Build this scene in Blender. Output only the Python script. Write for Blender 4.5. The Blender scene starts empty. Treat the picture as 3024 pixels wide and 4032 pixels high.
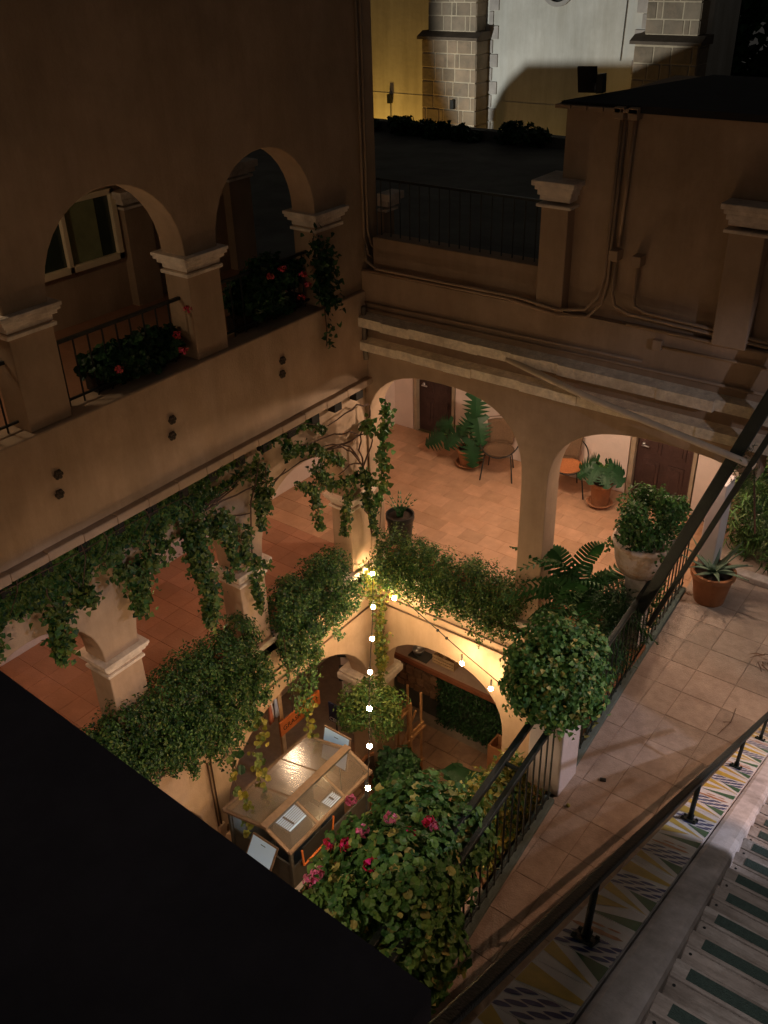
import bpy, math, random
import numpy as np
from mathutils import Vector, Matrix
random.seed(7); rng = np.random.default_rng(11)
SC = bpy.context.scene; COL = SC.collection
PI = math.pi
# ------------------------------------------------------------------ camera
cd = bpy.data.cameras.new('camera'); cam = bpy.data.objects.new('camera', cd); COL.objects.link(cam); SC.camera = cam
TH, RO, YA = math.radians(31.27), math.radians(-1.73), math.radians(-37.84)
f = Vector((math.sin(YA)*math.cos(TH), math.cos(YA)*math.cos(TH), -math.sin(TH)))
r = f.cross(Vector((0,0,1))).normalized(); u = r.cross(f)
r2 = r*math.cos(RO)+u*math.sin(RO); u2 = -r*math.sin(RO)+u*math.cos(RO)
m = Matrix((r2, u2, -f)).transposed().to_4x4(); m.translation = Vector((0,0,7.2)); cam.matrix_world = m
cd.sensor_fit = 'VERTICAL'; cd.sensor_height = 36.0; cd.lens = 33.0; cd.clip_start = .05; cd.clip_end = 300
# ------------------------------------------------------------------ world, exposure
W = bpy.data.worlds.new('World'); SC.world = W; W.use_nodes = True
nt = W.node_tree; bg = nt.nodes['Background']
sky = nt.nodes.new('ShaderNodeTexSky'); sky.sky_type = 'NISHITA'; sky.sun_disc = False
sky.sun_elevation = math.radians(-3.0); sky.sun_rotation = math.radians(200)
nt.links.new(sky.outputs['Color'], bg.inputs['Color']); bg.inputs['Strength'].default_value = 0.05
glow = nt.nodes.new('ShaderNodeBackground'); glow.inputs['Color'].default_value = (1.0,.92,.80,1); glow.inputs['Strength'].default_value = .019   # even city sky glow
addw = nt.nodes.new('ShaderNodeAddShader'); nt.links.new(bg.outputs[0], addw.inputs[0]); nt.links.new(glow.outputs[0], addw.inputs[1]); nt.links.new(addw.outputs[0], nt.nodes['World Output'].inputs['Surface'])
vs = SC.view_settings; vs.view_transform = 'Standard'; vs.look = 'None'; vs.exposure = 0.0; vs.gamma = 1.0; vs.use_curve_mapping = False
SC.cycles.use_denoising = True
try: SC.cycles.denoiser = 'OPENIMAGEDENOISE'
except Exception: pass
SC.cycles.sample_clamp_indirect = 4.0; SC.cycles.max_bounces = 6; SC.cycles.caustics_reflective = False; SC.cycles.caustics_refractive = False
WARM = (1.0,.55,.22); AMBER = (1.0,.48,.14); COOL = (.80,.82,1.0); NEUT = (1.0,.84,.72)
def lamp(name, loc, power, color, radius=.05, spot=None, aim=None, blend=.2):
    l = bpy.data.lights.new(name, 'SPOT' if spot else 'POINT'); l.energy = power; l.color = color; l.shadow_soft_size = radius
    o = bpy.data.objects.new(name, l); COL.objects.link(o); o.location = loc
    if spot:
        l.spot_size = math.radians(spot); l.spot_blend = blend
        o.rotation_euler = (Vector(aim)-Vector(loc)).to_track_quat('-Z','Y').to_euler()
    return o
# lamps of the place (their fittings are out of frame, inside the galleries, or built further down), plus added fill lights without fittings
lamp('gallery_lamp_light', (-5.3,9.75,2.72), 150, (1,.72,.50), .07)
lamp('gallery_lamp_light', (-3.2,9.9,2.72), 88, (1,.70,.48), .07)
lamp('gallery_lamp_light', (-7.9,7.3,2.3), 21, (1,.64,.40), .07)
lamp('gallery_lamp_light', (-7.9,4.2,2.3), 15, (1,.62,.38), .07)
lamp('courtyard_lantern_light', (-3.9,.95,3.4), 230, (1,.72,.48), .2, spot=97, aim=(-5.6,7.0,-1.8), blend=1.0)
lamp('eave_fill_light', (-3.2,1.0,4.75), 19, (1,.76,.50), .2)  # weak fill added to lift the upper capitals
lamp('courtyard_low_fill', (-4.2,4.5,-.5), 42, (1,.66,.38), .12)  # fill added low in the yard to keep the first-floor wall bright
lamp('walkway_lamp_light', (2.2,5.2,5.6), 150, (.95,.88,1.0), .04, spot=30, aim=(-2.2,8.28,3.0), blend=.6)
lamp('stair_lantern_light', (1.2,7.7,5.6), 430, (1,.52,.30), .022, spot=60, aim=(-2.1,5.6,0), blend=.3)
lamp('street_lamp_light', (3.6,10.5,5.6), 340, (1.0,.92,.90), .12, spot=54, aim=(-3.0,8.2,.5), blend=.5)
lamp('parapet_lamp_light', (2.4,6.5,4.6), 420, (.92,.87,1.0), .05, spot=54, aim=(-.85,5.3,1.95), blend=.08)
lamp('landing_lamp_light', (.176,-2.6,11.5), 900, (1.0,.90,.87), .10)
lamp('church_floodlight', (-17.4,16.0,1.5), 3100, (.93,.96,.90), .05, spot=62, aim=(-11.6,27,5.6), blend=.3)
lamp('church_yellow_light', (-20.6,25.4,-.8), 640, (1,.56,.09), .15)
lamp('church_yellow_light', (-18.0,24.6,-1.8), 120, (1,.55,.20), .2)
lamp('church_yellow_light', (-13.4,25.2,-1.5), 80, (1,.66,.14), .2)
lamp('upper_gallery_light', (-7.7,3.6,5.3), 17, (1,.78,.50), .06)
lamp('bar_lamp_light', (-6.2,10.6,-.7), 16, (1,.62,.32), .06)
lamp('bar_lamp_light', (-7.9,7.0,-.7), 18, (1,.66,.40), .06)
# ------------------------------------------------------------------ materials
MT = {}
def mat(name, base, rough=.8, var=.18, scale=4.0, bump=.0, bscale=60, metal=0, stain=None, stain_scale=1.2, island=0, trans=0, spec=.3, drip=None, dripc=.62):
    if name in MT: return MT[name]
    mm = bpy.data.materials.new(name); mm.use_nodes = True; n = mm.node_tree; p = n.nodes['Principled BSDF']
    p.inputs['Roughness'].default_value = rough; p.inputs['Metallic'].default_value = metal
    p.inputs['Specular IOR Level'].default_value = spec
    tc = n.nodes.new('ShaderNodeTexCoord'); geo = n.nodes.new('ShaderNodeNewGeometry')
    nz = n.nodes.new('ShaderNodeTexNoise'); nz.inputs['Scale'].default_value = scale; nz.inputs['Detail'].default_value = 6; nz.inputs['Roughness'].default_value=.65
    n.links.new(geo.outputs['Position'], nz.inputs['Vector'])
    rp = n.nodes.new('ShaderNodeValToRGB'); n.links.new(nz.outputs['Fac'], rp.inputs['Fac'])
    a = [max(0,c*(1-var)) for c in base]; b = [min(1,c*(1+var)) for c in base]
    rp.color_ramp.elements[0].position=.3; rp.color_ramp.elements[1].position=.7
    rp.color_ramp.elements[0].color = (*a,1); rp.color_ramp.elements[1].color = (*b,1)
    out = rp.outputs['Color']
    if stain:
        n2 = n.nodes.new('ShaderNodeTexNoise'); n2.inputs['Scale'].default_value = stain_scale; n2.inputs['Detail'].default_value = 8; n2.inputs['Roughness'].default_value=.7
        n.links.new(geo.outputs['Position'], n2.inputs['Vector'])
        r2 = n.nodes.new('ShaderNodeValToRGB'); r2.color_ramp.elements[0].position=.48; r2.color_ramp.elements[1].position=.68
        n.links.new(n2.outputs['Fac'], r2.inputs['Fac'])
        mx = n.nodes.new('ShaderNodeMix'); mx.data_type='RGBA'; n.links.new(r2.outputs['Color'], mx.inputs['Factor'])
        n.links.new(out, mx.inputs['A']); mx.inputs['B'].default_value = (*stain,1); out = mx.outputs['Result']
    if drip:
        mpn = n.nodes.new('ShaderNodeMapping'); mpn.inputs['Scale'].default_value = drip; n.links.new(geo.outputs['Position'], mpn.inputs['Vector'])
        n3 = n.nodes.new('ShaderNodeTexNoise'); n3.inputs['Scale'].default_value = 1.0; n3.inputs['Detail'].default_value = 7; n3.inputs['Roughness'].default_value=.7; n.links.new(mpn.outputs['Vector'], n3.inputs['Vector'])
        r3 = n.nodes.new('ShaderNodeValToRGB'); r3.color_ramp.elements[0].position=.36; r3.color_ramp.elements[1].position=.58; r3.color_ramp.elements[0].color=(dripc,dripc*.98,dripc*.94,1)
        n.links.new(n3.outputs['Fac'], r3.inputs['Fac']); m3 = n.nodes.new('ShaderNodeMix'); m3.data_type='RGBA'; m3.blend_type='MULTIPLY'; m3.inputs['Factor'].default_value=1
        n.links.new(out, m3.inputs['A']); n.links.new(r3.outputs['Color'], m3.inputs['B']); out = m3.outputs['Result']
    if island:
        src = geo.outputs['Random Per Island']
        if island == 2:
            oi = n.nodes.new('ShaderNodeObjectInfo'); src = oi.outputs['Random']
        hs = n.nodes.new('ShaderNodeHueSaturation'); mr = n.nodes.new('ShaderNodeMapRange')
        n.links.new(src, mr.inputs['Value']); mr.inputs['To Min'].default_value=.55 if island==1 else .86; mr.inputs['To Max'].default_value=1.6 if island==1 else 1.14
        n.links.new(mr.outputs['Result'], hs.inputs['Value']); n.links.new(out, hs.inputs['Color'])
        mr2 = n.nodes.new('ShaderNodeMapRange'); n.links.new(src, mr2.inputs['Value']); mr2.inputs['To Min'].default_value=.515 if island==1 else .5; mr2.inputs['To Max'].default_value=.465 if island==1 else .497
        n.links.new(mr2.outputs['Result'], hs.inputs['Hue']); out = hs.outputs['Color']
    n.links.new(out, p.inputs['Base Color'])
    if bump:
        bn = n.nodes.new('ShaderNodeTexNoise'); bn.inputs['Scale'].default_value = bscale; bn.inputs['Detail'].default_value=5
        n.links.new(geo.outputs['Position'], bn.inputs['Vector'])
        bp = n.nodes.new('ShaderNodeBump'); bp.inputs['Strength'].default_value = bump; bp.inputs['Distance'].default_value=.02
        n.links.new(bn.outputs['Fac'], bp.inputs['Height']); n.links.new(bp.outputs['Normal'], p.inputs['Normal'])
    if trans:
        tb = n.nodes.new('ShaderNodeBsdfTranslucent'); n.links.new(out, tb.inputs['Color'])
        ms = n.nodes.new('ShaderNodeMixShader'); ms.inputs['Fac'].default_value = trans
        o = n.nodes['Material Output']; n.links.new(p.outputs['BSDF'], ms.inputs[1]); n.links.new(tb.outputs['BSDF'], ms.inputs[2]); n.links.new(ms.outputs['Shader'], o.inputs['Surface'])
    MT[name] = mm; return mm
def emit(name, col, strength):
    mm = bpy.data.materials.new(name); mm.use_nodes = True; p = mm.node_tree.nodes['Principled BSDF']
    p.inputs['Base Color'].default_value=(*col,1); p.inputs['Emission Color'].default_value=(*col,1); p.inputs['Emission Strength'].default_value=strength
    return mm
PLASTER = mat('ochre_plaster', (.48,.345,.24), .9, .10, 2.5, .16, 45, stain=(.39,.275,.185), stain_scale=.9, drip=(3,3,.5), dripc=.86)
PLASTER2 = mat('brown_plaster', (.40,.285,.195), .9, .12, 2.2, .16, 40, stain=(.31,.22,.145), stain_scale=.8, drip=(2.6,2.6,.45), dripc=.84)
PINK = mat('gallery_plaster', (.62,.52,.47), .9, .08, 3, .25, 50)
CREAM = mat('cream_moulding', (.72,.62,.52), .8, .14, 9, .4, 60, stain=(.45,.36,.28), stain_scale=3)
GRIME = mat('weathered_ledge', (.84,.71,.54), .9, .22, 14, .6, 50, stain=(.60,.49,.36), stain_scale=4)
STUCCO = mat('white_stucco', (.62,.57,.55), .9, .12, 9, .15, 70, stain=(.42,.38,.36), stain_scale=3, drip=(6,2,2), dripc=.7)
TERRA = mat('terracotta_tile', (.42,.255,.155), .55, .16, 5, .2, 40, island=2, stain=(.36,.21,.12), stain_scale=1.6)
REDT = mat('red_clay_tile', (.34,.17,.10), .5, .12, 5, .2, 40, island=2, stain=(.30,.145,.082), stain_scale=2)
PAVE = mat('walkway_tile', (.345,.285,.24), .8, .16, 9, .4, 60, island=2, stain=(.25,.20,.165), stain_scale=2.6)
GROUT = mat('dark_grout', (.21,.165,.135), .95, .2, 8); CGROUT = mat('clay_grout', (.35,.21,.125), .95, .2, 8)
REDG = mat('red_grout', (.30,.13,.07), .95, .2, 8)
YARDT = mat('courtyard_stone', (.30,.185,.125), .8, .2, 6, .4, 40, island=2, stain=(.2,.12,.08), stain_scale=2)
IRON = mat('black_iron', (.020,.024,.024), .45, .3, 20, .2, 80, metal=.3, spec=.5)
GIRON = mat('dark_green_iron', (.016,.024,.021), .45, .3, 14, .3, 90, metal=.3, spec=.5)
CURB = mat('green_painted_curb', (.10,.135,.125), .8, .2, 10, .3, 60)
BLACK = mat('black_waterproofing', (.15,.14,.17), .95, .2, 3); BLACKR = mat('black_roof_felt', (.025,.024,.026), .95, .2, 3)
ROOFD = mat('dark_flat_roof', (.115,.11,.095), .9, .3, 1.5)
WOODD = mat('dark_door_wood', (.045,.025,.022), .5, .3, 6, .3, 30)
WOOD = mat('brown_wood', (.36,.19,.085), .6, .2, 9, .3, 40)
WOODL = mat('pale_wood', (.52,.36,.21), .7, .18, 12, .3, 40)
ORANGE = mat('orange_board', (.50,.14,.035), .6, .15, 9, .2, 40)
CLAY = mat('clay_pot', (.33,.15,.072), .75, .2, 10, .3, 50, stain=(.22,.10,.05), stain_scale=5)
CLAYW = mat('limewashed_pot', (.55,.45,.38), .85, .22, 8, .5, 40, stain=(.40,.23,.11), stain_scale=7)
SOIL = mat('potting_soil', (.03,.02,.014), .95, .3, 30, .5, 60)
ALU = mat('window_frame', (.80,.66,.45), .5, .06, 5)
WHITE = mat('white_enamel', (.75,.77,.80), .4, .05, 5)
STEEL = mat('brushed_steel', (.55,.56,.58), .3, .1, 30, metal=.9)
DARKB = mat('dark_cabinet', (.06,.06,.055), .6, .2, 8)
STONE = mat('church_stone', (.27,.215,.155), .9, .28, 1.8, .6, 9, island=2, stain=(.36,.27,.19), stain_scale=1.3)
MORTAR = mat('church_mortar', (.55,.45,.32), .95, .15, 5, .4, 30)
CHURCH = mat('church_lime_render', (.60,.58,.53), .95, .08, .9, .3, 6, stain=(.50,.48,.43), stain_scale=.35, drip=(1.6,1.6,.16), dripc=.8)
BARK = mat('vine_bark', (.085,.05,.035), .9, .25, 20, .5, 60)
def leafm(name, c, tr=.22, rough=.5): return mat(name, c, rough, .2, 3.0, island=1, trans=tr, spec=.35)
L_VINE = leafm('vine_leaf', (.078,.128,.028)); L_HEDGE = leafm('hedge_leaf', (.042,.120,.026)); L_DEEP = leafm('deep_leaf', (.018,.060,.024))
L_BUSH = leafm('bush_leaf', (.060,.180,.050)); L_YEL = leafm('yellow_leaf', (.20,.20,.030), .35); L_EDGE = leafm('pale_leaf', (.30,.32,.10))
L_GER = leafm('geranium_leaf', (.066,.180,.042)); L_FERN = leafm('fern_leaf', (.020,.075,.024)); L_MON = mat('monstera_leaf', (.011,.048,.017), .45, .25, 6, .3, 18, trans=.05, spec=.22)
L_AGA = mat('agave_leaf', (.11,.17,.12), .5, .2, 8, trans=.08); L_GRASS = leafm('grass_leaf', (.050,.105,.030))
F_RED = mat('red_petal', (.55,.02,.06), .6, .25, 40, island=1, trans=.2); F_PINK = mat('pink_petal', (.62,.16,.30), .6, .3, 40, island=1, trans=.2)
# ------------------------------------------------------------------ mesh helpers
class MB:
    def __init__(s): s.v=[]; s.f=[]; s.m=[]
    def add(s, vs, fs, mi=0):
        k=len(s.v); s.v+= [tuple(q) for q in vs]; s.f+=[tuple(i+k for i in q) for q in fs]; s.m+=[mi]*len(fs); return s
    def box(s,x0,x1,y0,y1,z0,z1,mi=0):
        if x0>x1:x0,x1=x1,x0
        if y0>y1:y0,y1=y1,y0
        if z0>z1:z0,z1=z1,z0
        return s.add([(x0,y0,z0),(x1,y0,z0),(x1,y1,z0),(x0,y1,z0),(x0,y0,z1),(x1,y0,z1),(x1,y1,z1),(x0,y1,z1)],
              [(0,3,2,1),(4,5,6,7),(0,1,5,4),(1,2,6,5),(2,3,7,6),(3,0,4,7)],mi)
    def obox(s,c,a,b,n,mi=0):
        c,a,b,n=map(Vector,(c,a,b,n)); P=[]
        for k in (-1,1):
            for i,j in ((-1,-1),(1,-1),(1,1),(-1,1)): P.append(c+a*i+b*j+n*k)
        fs=[(0,3,2,1),(4,5,6,7),(0,1,5,4),(1,2,6,5),(2,3,7,6),(3,0,4,7)]
        if a.cross(b).dot(n)<0: fs=[q[::-1] for q in fs]
        return s.add(P,fs,mi)
    def beam(s,p,q,w,h,mi=0,up=(0,0,1)):
        p,q=Vector(p),Vector(q); d=(q-p); L=d.length; d.normalize(); sd=d.cross(Vector(up))
        if sd.length<1e-4: sd=d.cross(Vector((0,1,0)))
        sd.normalize(); uu=sd.cross(d)
        return s.obox((p+q)/2, sd*w/2, uu*h/2, d*L/2, mi)
    def prism(s,poly,ax,a0,a1,mi=0):
        n=len(poly); mk={'x':lambda p,a:(a,p[0],p[1]),'y':lambda p,a:(p[0],a,p[1]),'z':lambda p,a:(p[0],p[1],a)}[ax]
        ar=sum(poly[i][0]*poly[(i+1)%n][1]-poly[(i+1)%n][0]*poly[i][1] for i in range(n))
        flip=(ar<0)^(ax=='y')^(a1<a0)
        vs=[mk(p,a0) for p in poly]+[mk(p,a1) for p in poly]
        fs=[tuple(range(n-1,-1,-1)),tuple(range(n,2*n))]+[(i,(i+1)%n,(i+1)%n+n,i+n) for i in range(n)]
        if flip: fs=[q[::-1] for q in fs]
        return s.add(vs,fs,mi)
    def tube(s,path,r,n=6,mi=0,r1=None):
        P=[Vector(p) for p in path]; k=len(P); vs=[]; pu=None
        for i,p in enumerate(P):
            t=(P[min(i+1,k-1)]-P[max(i-1,0)]).normalized()
            if pu is None: pu=t.orthogonal().normalized()
            pu=(pu-t*pu.dot(t)); pu=pu.normalized() if pu.length>1e-5 else t.orthogonal().normalized()
            b=t.cross(pu); rr=r if r1 is None else r+(r1-r)*i/(k-1)
            vs+=[p+(pu*math.cos(2*PI*j/n)+b*math.sin(2*PI*j/n))*rr for j in range(n)]
        fs=[(i*n+j,i*n+(j+1)%n,(i+1)*n+(j+1)%n,(i+1)*n+j) for i in range(k-1) for j in range(n)]
        fs+=[tuple(range(n-1,-1,-1)),tuple((k-1)*n+j for j in range(n))]
        return s.add(vs,fs,mi)
    def lathe(s,prof,c,n=20,mi=0):
        k=len(prof); vs=[(c[0]+p[0]*math.cos(2*PI*j/n),c[1]+p[0]*math.sin(2*PI*j/n),c[2]+p[1]) for p in prof for j in range(n)]
        fs=[(i*n+j,i*n+(j+1)%n,(i+1)*n+(j+1)%n,(i+1)*n+j) for i in range(k-1) for j in range(n)]
        return s.add(vs,fs,mi)
    def ball(s,c,r,n=10,mi=0,sq=1):
        pr=[(max(r*math.sin(PI*i/n),1e-4),-r*sq*math.cos(PI*i/n)) for i in range(n+1)]
        return s.lathe(pr,c,n+2,mi)
OFF = {}
def link(o, parent):
    COL.objects.link(o)
    if parent is not None: o.parent = parent
    OFF[o] = OFF.get(parent, Vector((0,0,0)))
def build(name, mb, mats, parent=None, smooth=False, bevel=0, kind=None, label=None, cat=None, group=None, base=None):
    me = bpy.data.meshes.new(name)
    if not isinstance(mats,(list,tuple)): mats=[mats]
    off = OFF.get(parent, Vector((0,0,0)))
    if parent is None and base is not None: off = Vector(base)
    me.from_pydata([(a-off.x,b-off.y,c-off.z) for a,b,c in mb.v],[],mb.f)
    for q in mats: me.materials.append(q)
    if len(mats)>1: me.polygons.foreach_set('material_index', mb.m)
    if smooth: me.polygons.foreach_set('use_smooth',[True]*len(me.polygons))
    me.update(); o = bpy.data.objects.new(name, me); link(o,parent)
    if parent is None and base is not None: o.location = off; OFF[o]=off
    if bevel:
        b=o.modifiers.new('bevel','BEVEL'); b.width=bevel; b.segments=2; b.limit_method='ANGLE'; b.angle_limit=math.radians(50)
    tag(o,label,cat,group,kind); return o
def tag(o,label=None,cat=None,group=None,kind=None):
    if label: o['label']=label
    if cat: o['category']=cat
    if group: o['group']=group
    if kind: o['kind']=kind
    return o
def thing(name,label,cat,loc,group=None,kind=None):
    o=bpy.data.objects.new(name,None); COL.objects.link(o); o.location=loc; o.empty_display_size=.2; OFF[o]=Vector(loc)
    return tag(o,label,cat,group,kind)
def inst(name, me, parent, loc, rot=None, scale=None):
    o=bpy.data.objects.new(name,me); link(o,parent); o.location=Vector(loc)-OFF.get(parent,Vector((0,0,0)))
    if rot: o.rotation_euler=rot
    if scale: o.scale=scale
    return o
def mesh_of(mb, mats, name='piece', smooth=False):
    me=bpy.data.meshes.new(name); me.from_pydata(mb.v,[],mb.f)
    if not isinstance(mats,(list,tuple)): mats=[mats]
    for q in mats: me.materials.append(q)
    if len(mats)>1: me.polygons.foreach_set('material_index', mb.m)
    if smooth: me.polygons.foreach_set('use_smooth',[True]*len(me.polygons))
    me.update(); return me
def copy_tree(src, loc, rz=0, label=None):
    c=src.copy(); COL.objects.link(c); c.location=loc; c.rotation_euler=(0,0,rz); OFF[c]=Vector(loc)
    if label: c['label']=label
    def rec(a,b):
        for ch in list(a.children):
            d=ch.copy(); COL.objects.link(d); d.parent=b; rec(ch,d)
    rec(src,c); return c
def arch(a, b, zs, rise, n=2.0, k=18):
    c=(a+b)/2; w=(b-a)/2; out=[]
    for i in range(k+1):
        t=PI-PI*i/k; ct,st=math.cos(t),math.sin(t)
        out.append((c+w*math.copysign(abs(ct)**(2/n),ct), zs+rise*abs(st)**(2/n)))
    return out
# ------------------------------------------------------------------ leaves
TPL = {
 'lance': (np.array([[0,0,0],[-.32,.45,.10],[0,1,-.05],[.32,.45,.10]]), [(0,2,1),(0,3,2)]),
 'ivy': (np.array([[0,0,0],[-.5,.12,.08],[-.36,.5,.06],[0,1,-.10],[.36,.5,.06],[.5,.12,.08]]), [(0,3,2,1),(0,5,4,3)]),
 'round': (np.array([[0,.42,-.06]]+[[.5*math.sin(2*PI*i/8), .42-.5*math.cos(2*PI*i/8)*(.55 if i==0 else 1), .09*(1 if i%2 else -.2)] for i in range(8)]), [(0,1+(i+1)%8,1+i) for i in range(8)]),
 'blade': (np.array([[-.04,0,0],[.04,0,0],[.05,.5,.03],[-.05,.5,.03],[0,1,-.18]]), [(0,1,2,3),(3,2,4)]),
}
def leaf_arrays(P, N, size, tpl, spread=.7, droop=.35):
    V,F = TPL[tpl]; n=len(P)
    nr = N + rng.normal(0,spread,(n,3)); nr/= np.linalg.norm(nr,axis=1)[:,None]+1e-9
    t = rng.normal(0,1,(n,3)); t[:,2]-= droop*2; t-= nr*(t*nr).sum(1)[:,None]; t/= np.linalg.norm(t,axis=1)[:,None]+1e-9
    s = np.cross(t,nr); sz = size*rng.uniform(.6,1.3,n)
    v = P[:,None,:]+ sz[:,None,None]*(V[None,:,0,None]*s[:,None,:]+V[None,:,1,None]*t[:,None,:]+V[None,:,2,None]*nr[:,None,:])
    k=V.shape[0]; fs=[tuple(a+i*k for a in q) for i in range(n) for q in F]
    return v.reshape(-1,3), fs
def leaves(name, P, N, size, tpl, mats, parent, spread=.7, droop=.35, **kw):
    P=np.asarray(P,float); N=np.asarray(N,float)
    v,fs=leaf_arrays(P,N,size,tpl,spread,droop); off=np.array(OFF.get(parent,Vector((0,0,0))))
    me=bpy.data.meshes.new(name); me.from_pydata((v-off).tolist(),[],fs)
    if not isinstance(mats,(list,tuple)): mats=[mats]
    for q in mats: me.materials.append(q)
    if len(mats)>1:
        pick=rng.choice(len(mats),len(P),p=kw.get('p')); me.polygons.foreach_set('material_index',np.repeat(pick,len(TPL[tpl][1])).astype(np.int32))
    me.update(); o=bpy.data.objects.new(name,me); link(o,parent); return o
def blob(c, R, n, lumps=40, seed=0, inner=.25):
    g=np.random.default_rng(seed); c=np.array(c,float); R=np.array(R,float)*np.ones(3)
    d=g.normal(0,1,(lumps,3)); d/=np.linalg.norm(d,axis=1)[:,None]; lc=d*g.uniform(.55,.86,lumps)[:,None]; lr=g.uniform(.2,.38,lumps)
    i=g.integers(0,lumps,n); q=g.normal(0,1,(n,3)); q/=np.linalg.norm(q,axis=1)[:,None]
    rad=np.where(g.random(n)<inner, g.uniform(.2,.9,n), g.uniform(.85,1.05,n))
    p=lc[i]+q*(lr[i]*rad)[:,None]; nn=.6*q+.6*p/(np.linalg.norm(p,axis=1)[:,None]+1e-6)+np.array([0,0,.35])
    return c+p*R, nn
def strand_pts(path, width, n, outward, jit=.05, seed=0, taper=True):
    g=np.random.default_rng(seed+len(path)*7); P=np.array(path,float); seg=np.linalg.norm(np.diff(P,axis=0),axis=1); cs=np.r_[0,np.cumsum(seg)]
    t=g.random(n)*cs[-1]; out=np.stack([np.interp(t,cs,P[:,k]) for k in range(3)],1)
    w=width*(1-.6*(t/cs[-1])) if taper else width*np.ones(n)
    out+= g.normal(0,1,(n,3))*w[:,None]*.5*(1-.45*np.abs(np.array(outward)))
    out+= np.abs(g.normal(0,1,(n,1)))*np.array(outward)*jit
    return out, np.tile(np.array(outward)+np.array([0,0,.35]),(n,1))
xL, yR = -6.667, 8.28
# ================================================================== GROUND AND SETTING
g=MB(); g.box(-60,40,-20,70,-4.3,-3.84); build('ground',g,mat('earth',(.08,.06,.045),.95,.3,1.5,.3),kind='structure')
def tiled(name, x0,x1,y0,y1,z, tx,ty, gap, base_m, tile_m, depth=.006, skip=None, stagger=0, slab=.25, bev=.004, origin=None):
    b=MB(); b.box(x0,x1,y0,y1,z-slab,z-depth); root=build(name,b,base_m,kind='structure',base=(x0,y0,z-slab))
    cache={}
    ox,oy = origin or (x0,y0); cnt=0
    j=math.floor((y0-oy)/ty)
    while oy+j*ty < y1-1e-6:
        sh=(stagger*tx if j%2 else 0); i=math.floor((x0-ox-sh)/tx)
        while ox+sh+i*tx < x1-1e-6:
            a0=max(x0,ox+sh+i*tx); a1=min(x1,ox+sh+(i+1)*tx); c0=max(y0,oy+j*ty); c1=min(y1,oy+(j+1)*ty); i+=1
            w,h=a1-a0-gap,c1-c0-gap
            if w<.03 or h<.03: continue
            cx,cy=(a0+a1)/2,(c0+c1)/2
            if skip and skip(cx,cy): continue
            key=(round(w,3),round(h,3))
            if key not in cache:
                t=MB(); e=bev; hw,hh=w/2,h/2
                t.add([(-hw,-hh,-depth*1.5),(hw,-hh,-depth*1.5),(hw,hh,-depth*1.5),(-hw,hh,-depth*1.5),(-hw,-hh,-e),(hw,-hh,-e),(hw,hh,-e),(-hw,hh,-e),(-hw+e,-hh+e,0),(hw-e,-hh+e,0),(hw-e,hh-e,0),(-hw+e,hh-e,0)],
                  [(0,1,5,4),(1,2,6,5),(2,3,7,6),(3,0,4,7),(4,5,9,8),(5,6,10,9),(6,7,11,10),(7,4,8,11),(8,9,10,11)])
                cache[key]=mesh_of(t,tile_m,'tile')
            inst('tile',cache[key],root,(cx,cy,z-random.random()*.003),(random.gauss(0,.0025),random.gauss(0,.0025),random.gauss(0,.004))); cnt+=1
        j+=1
    return root
edge=lambda y:-2.60-.07*(y-5.3)          # courtyard edge of the walkway
tiled('gallery_floor', -8.9,-2.9,8.28,11.86,0,.32,.28,.0025,CGROUT,TERRA,skip=lambda x,y:x<-8.8 or (y<8.7 and -4.5<x<-4.05),stagger=.5)
tiled('side_gallery_floor', -8.9,xL,1.2,8.28,0,.30,.30,.0025,REDG,REDT,skip=lambda x,y:y<2.2)
tiled('walkway', -2.55,-.6,3.3,11.9,0,.45,.445,.005,GROUT,PAVE,skip=lambda x,y:x<edge(y)-.02 or x>-.6-.085*y+.1,origin=(-2.69,6.83-.445*10),bev=.004)
b=MB(); b.add([(edge(1)-.02,1,-.006),(-2.5,1,-.006),(-2.5,11.9,-.006),(edge(11.9)-.02,11.9,-.006),(edge(1)-.02,1,-.25),(-2.5,1,-.25),(-2.5,11.9,-.25),(edge(11.9)-.02,11.9,-.25)],[(0,1,2,3),(4,7,6,5),(0,4,5,1),(1,5,6,2),(2,6,7,3),(3,7,4,0)])
wk=build('walkway_edge',b,PAVE,kind='structure')
# first column of paving beside the railing, cut along the slanted edge
root=wk
for k in range(18):
    y0=3.3+.445*k-.0; y0=6.83-.445*8+.445*k; y1=y0+.445-.005
    xa,xb,xr=edge(y0)+.0,edge(y1)+.0,-2.556
    for (p0,p1,q0,q1) in (((xa,xb,xr,xr),) if xr-xa<.5 else ((xa,xb,-2.696,-2.696),(-2.688,-2.688,xr,xr))):
        if q0-p0<.03: continue
        t=MB(); t.prism([(p0,y0),(q0,y0),(q1,y1),(p1,y1)],'z',-.004,.0-random.random()*.002); build('tile',t,PAVE,root)
tiled('courtyard_floor', -9,-2.0,.5,12,-3.8,.42,.34,.012,GROUT,YARDT,depth=.02,skip=lambda x,y: x<-7.3 or y>9.4 or y<4.5 or x>-3.4 or (y>8.3 and x<-6.8),stagger=.5)
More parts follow.
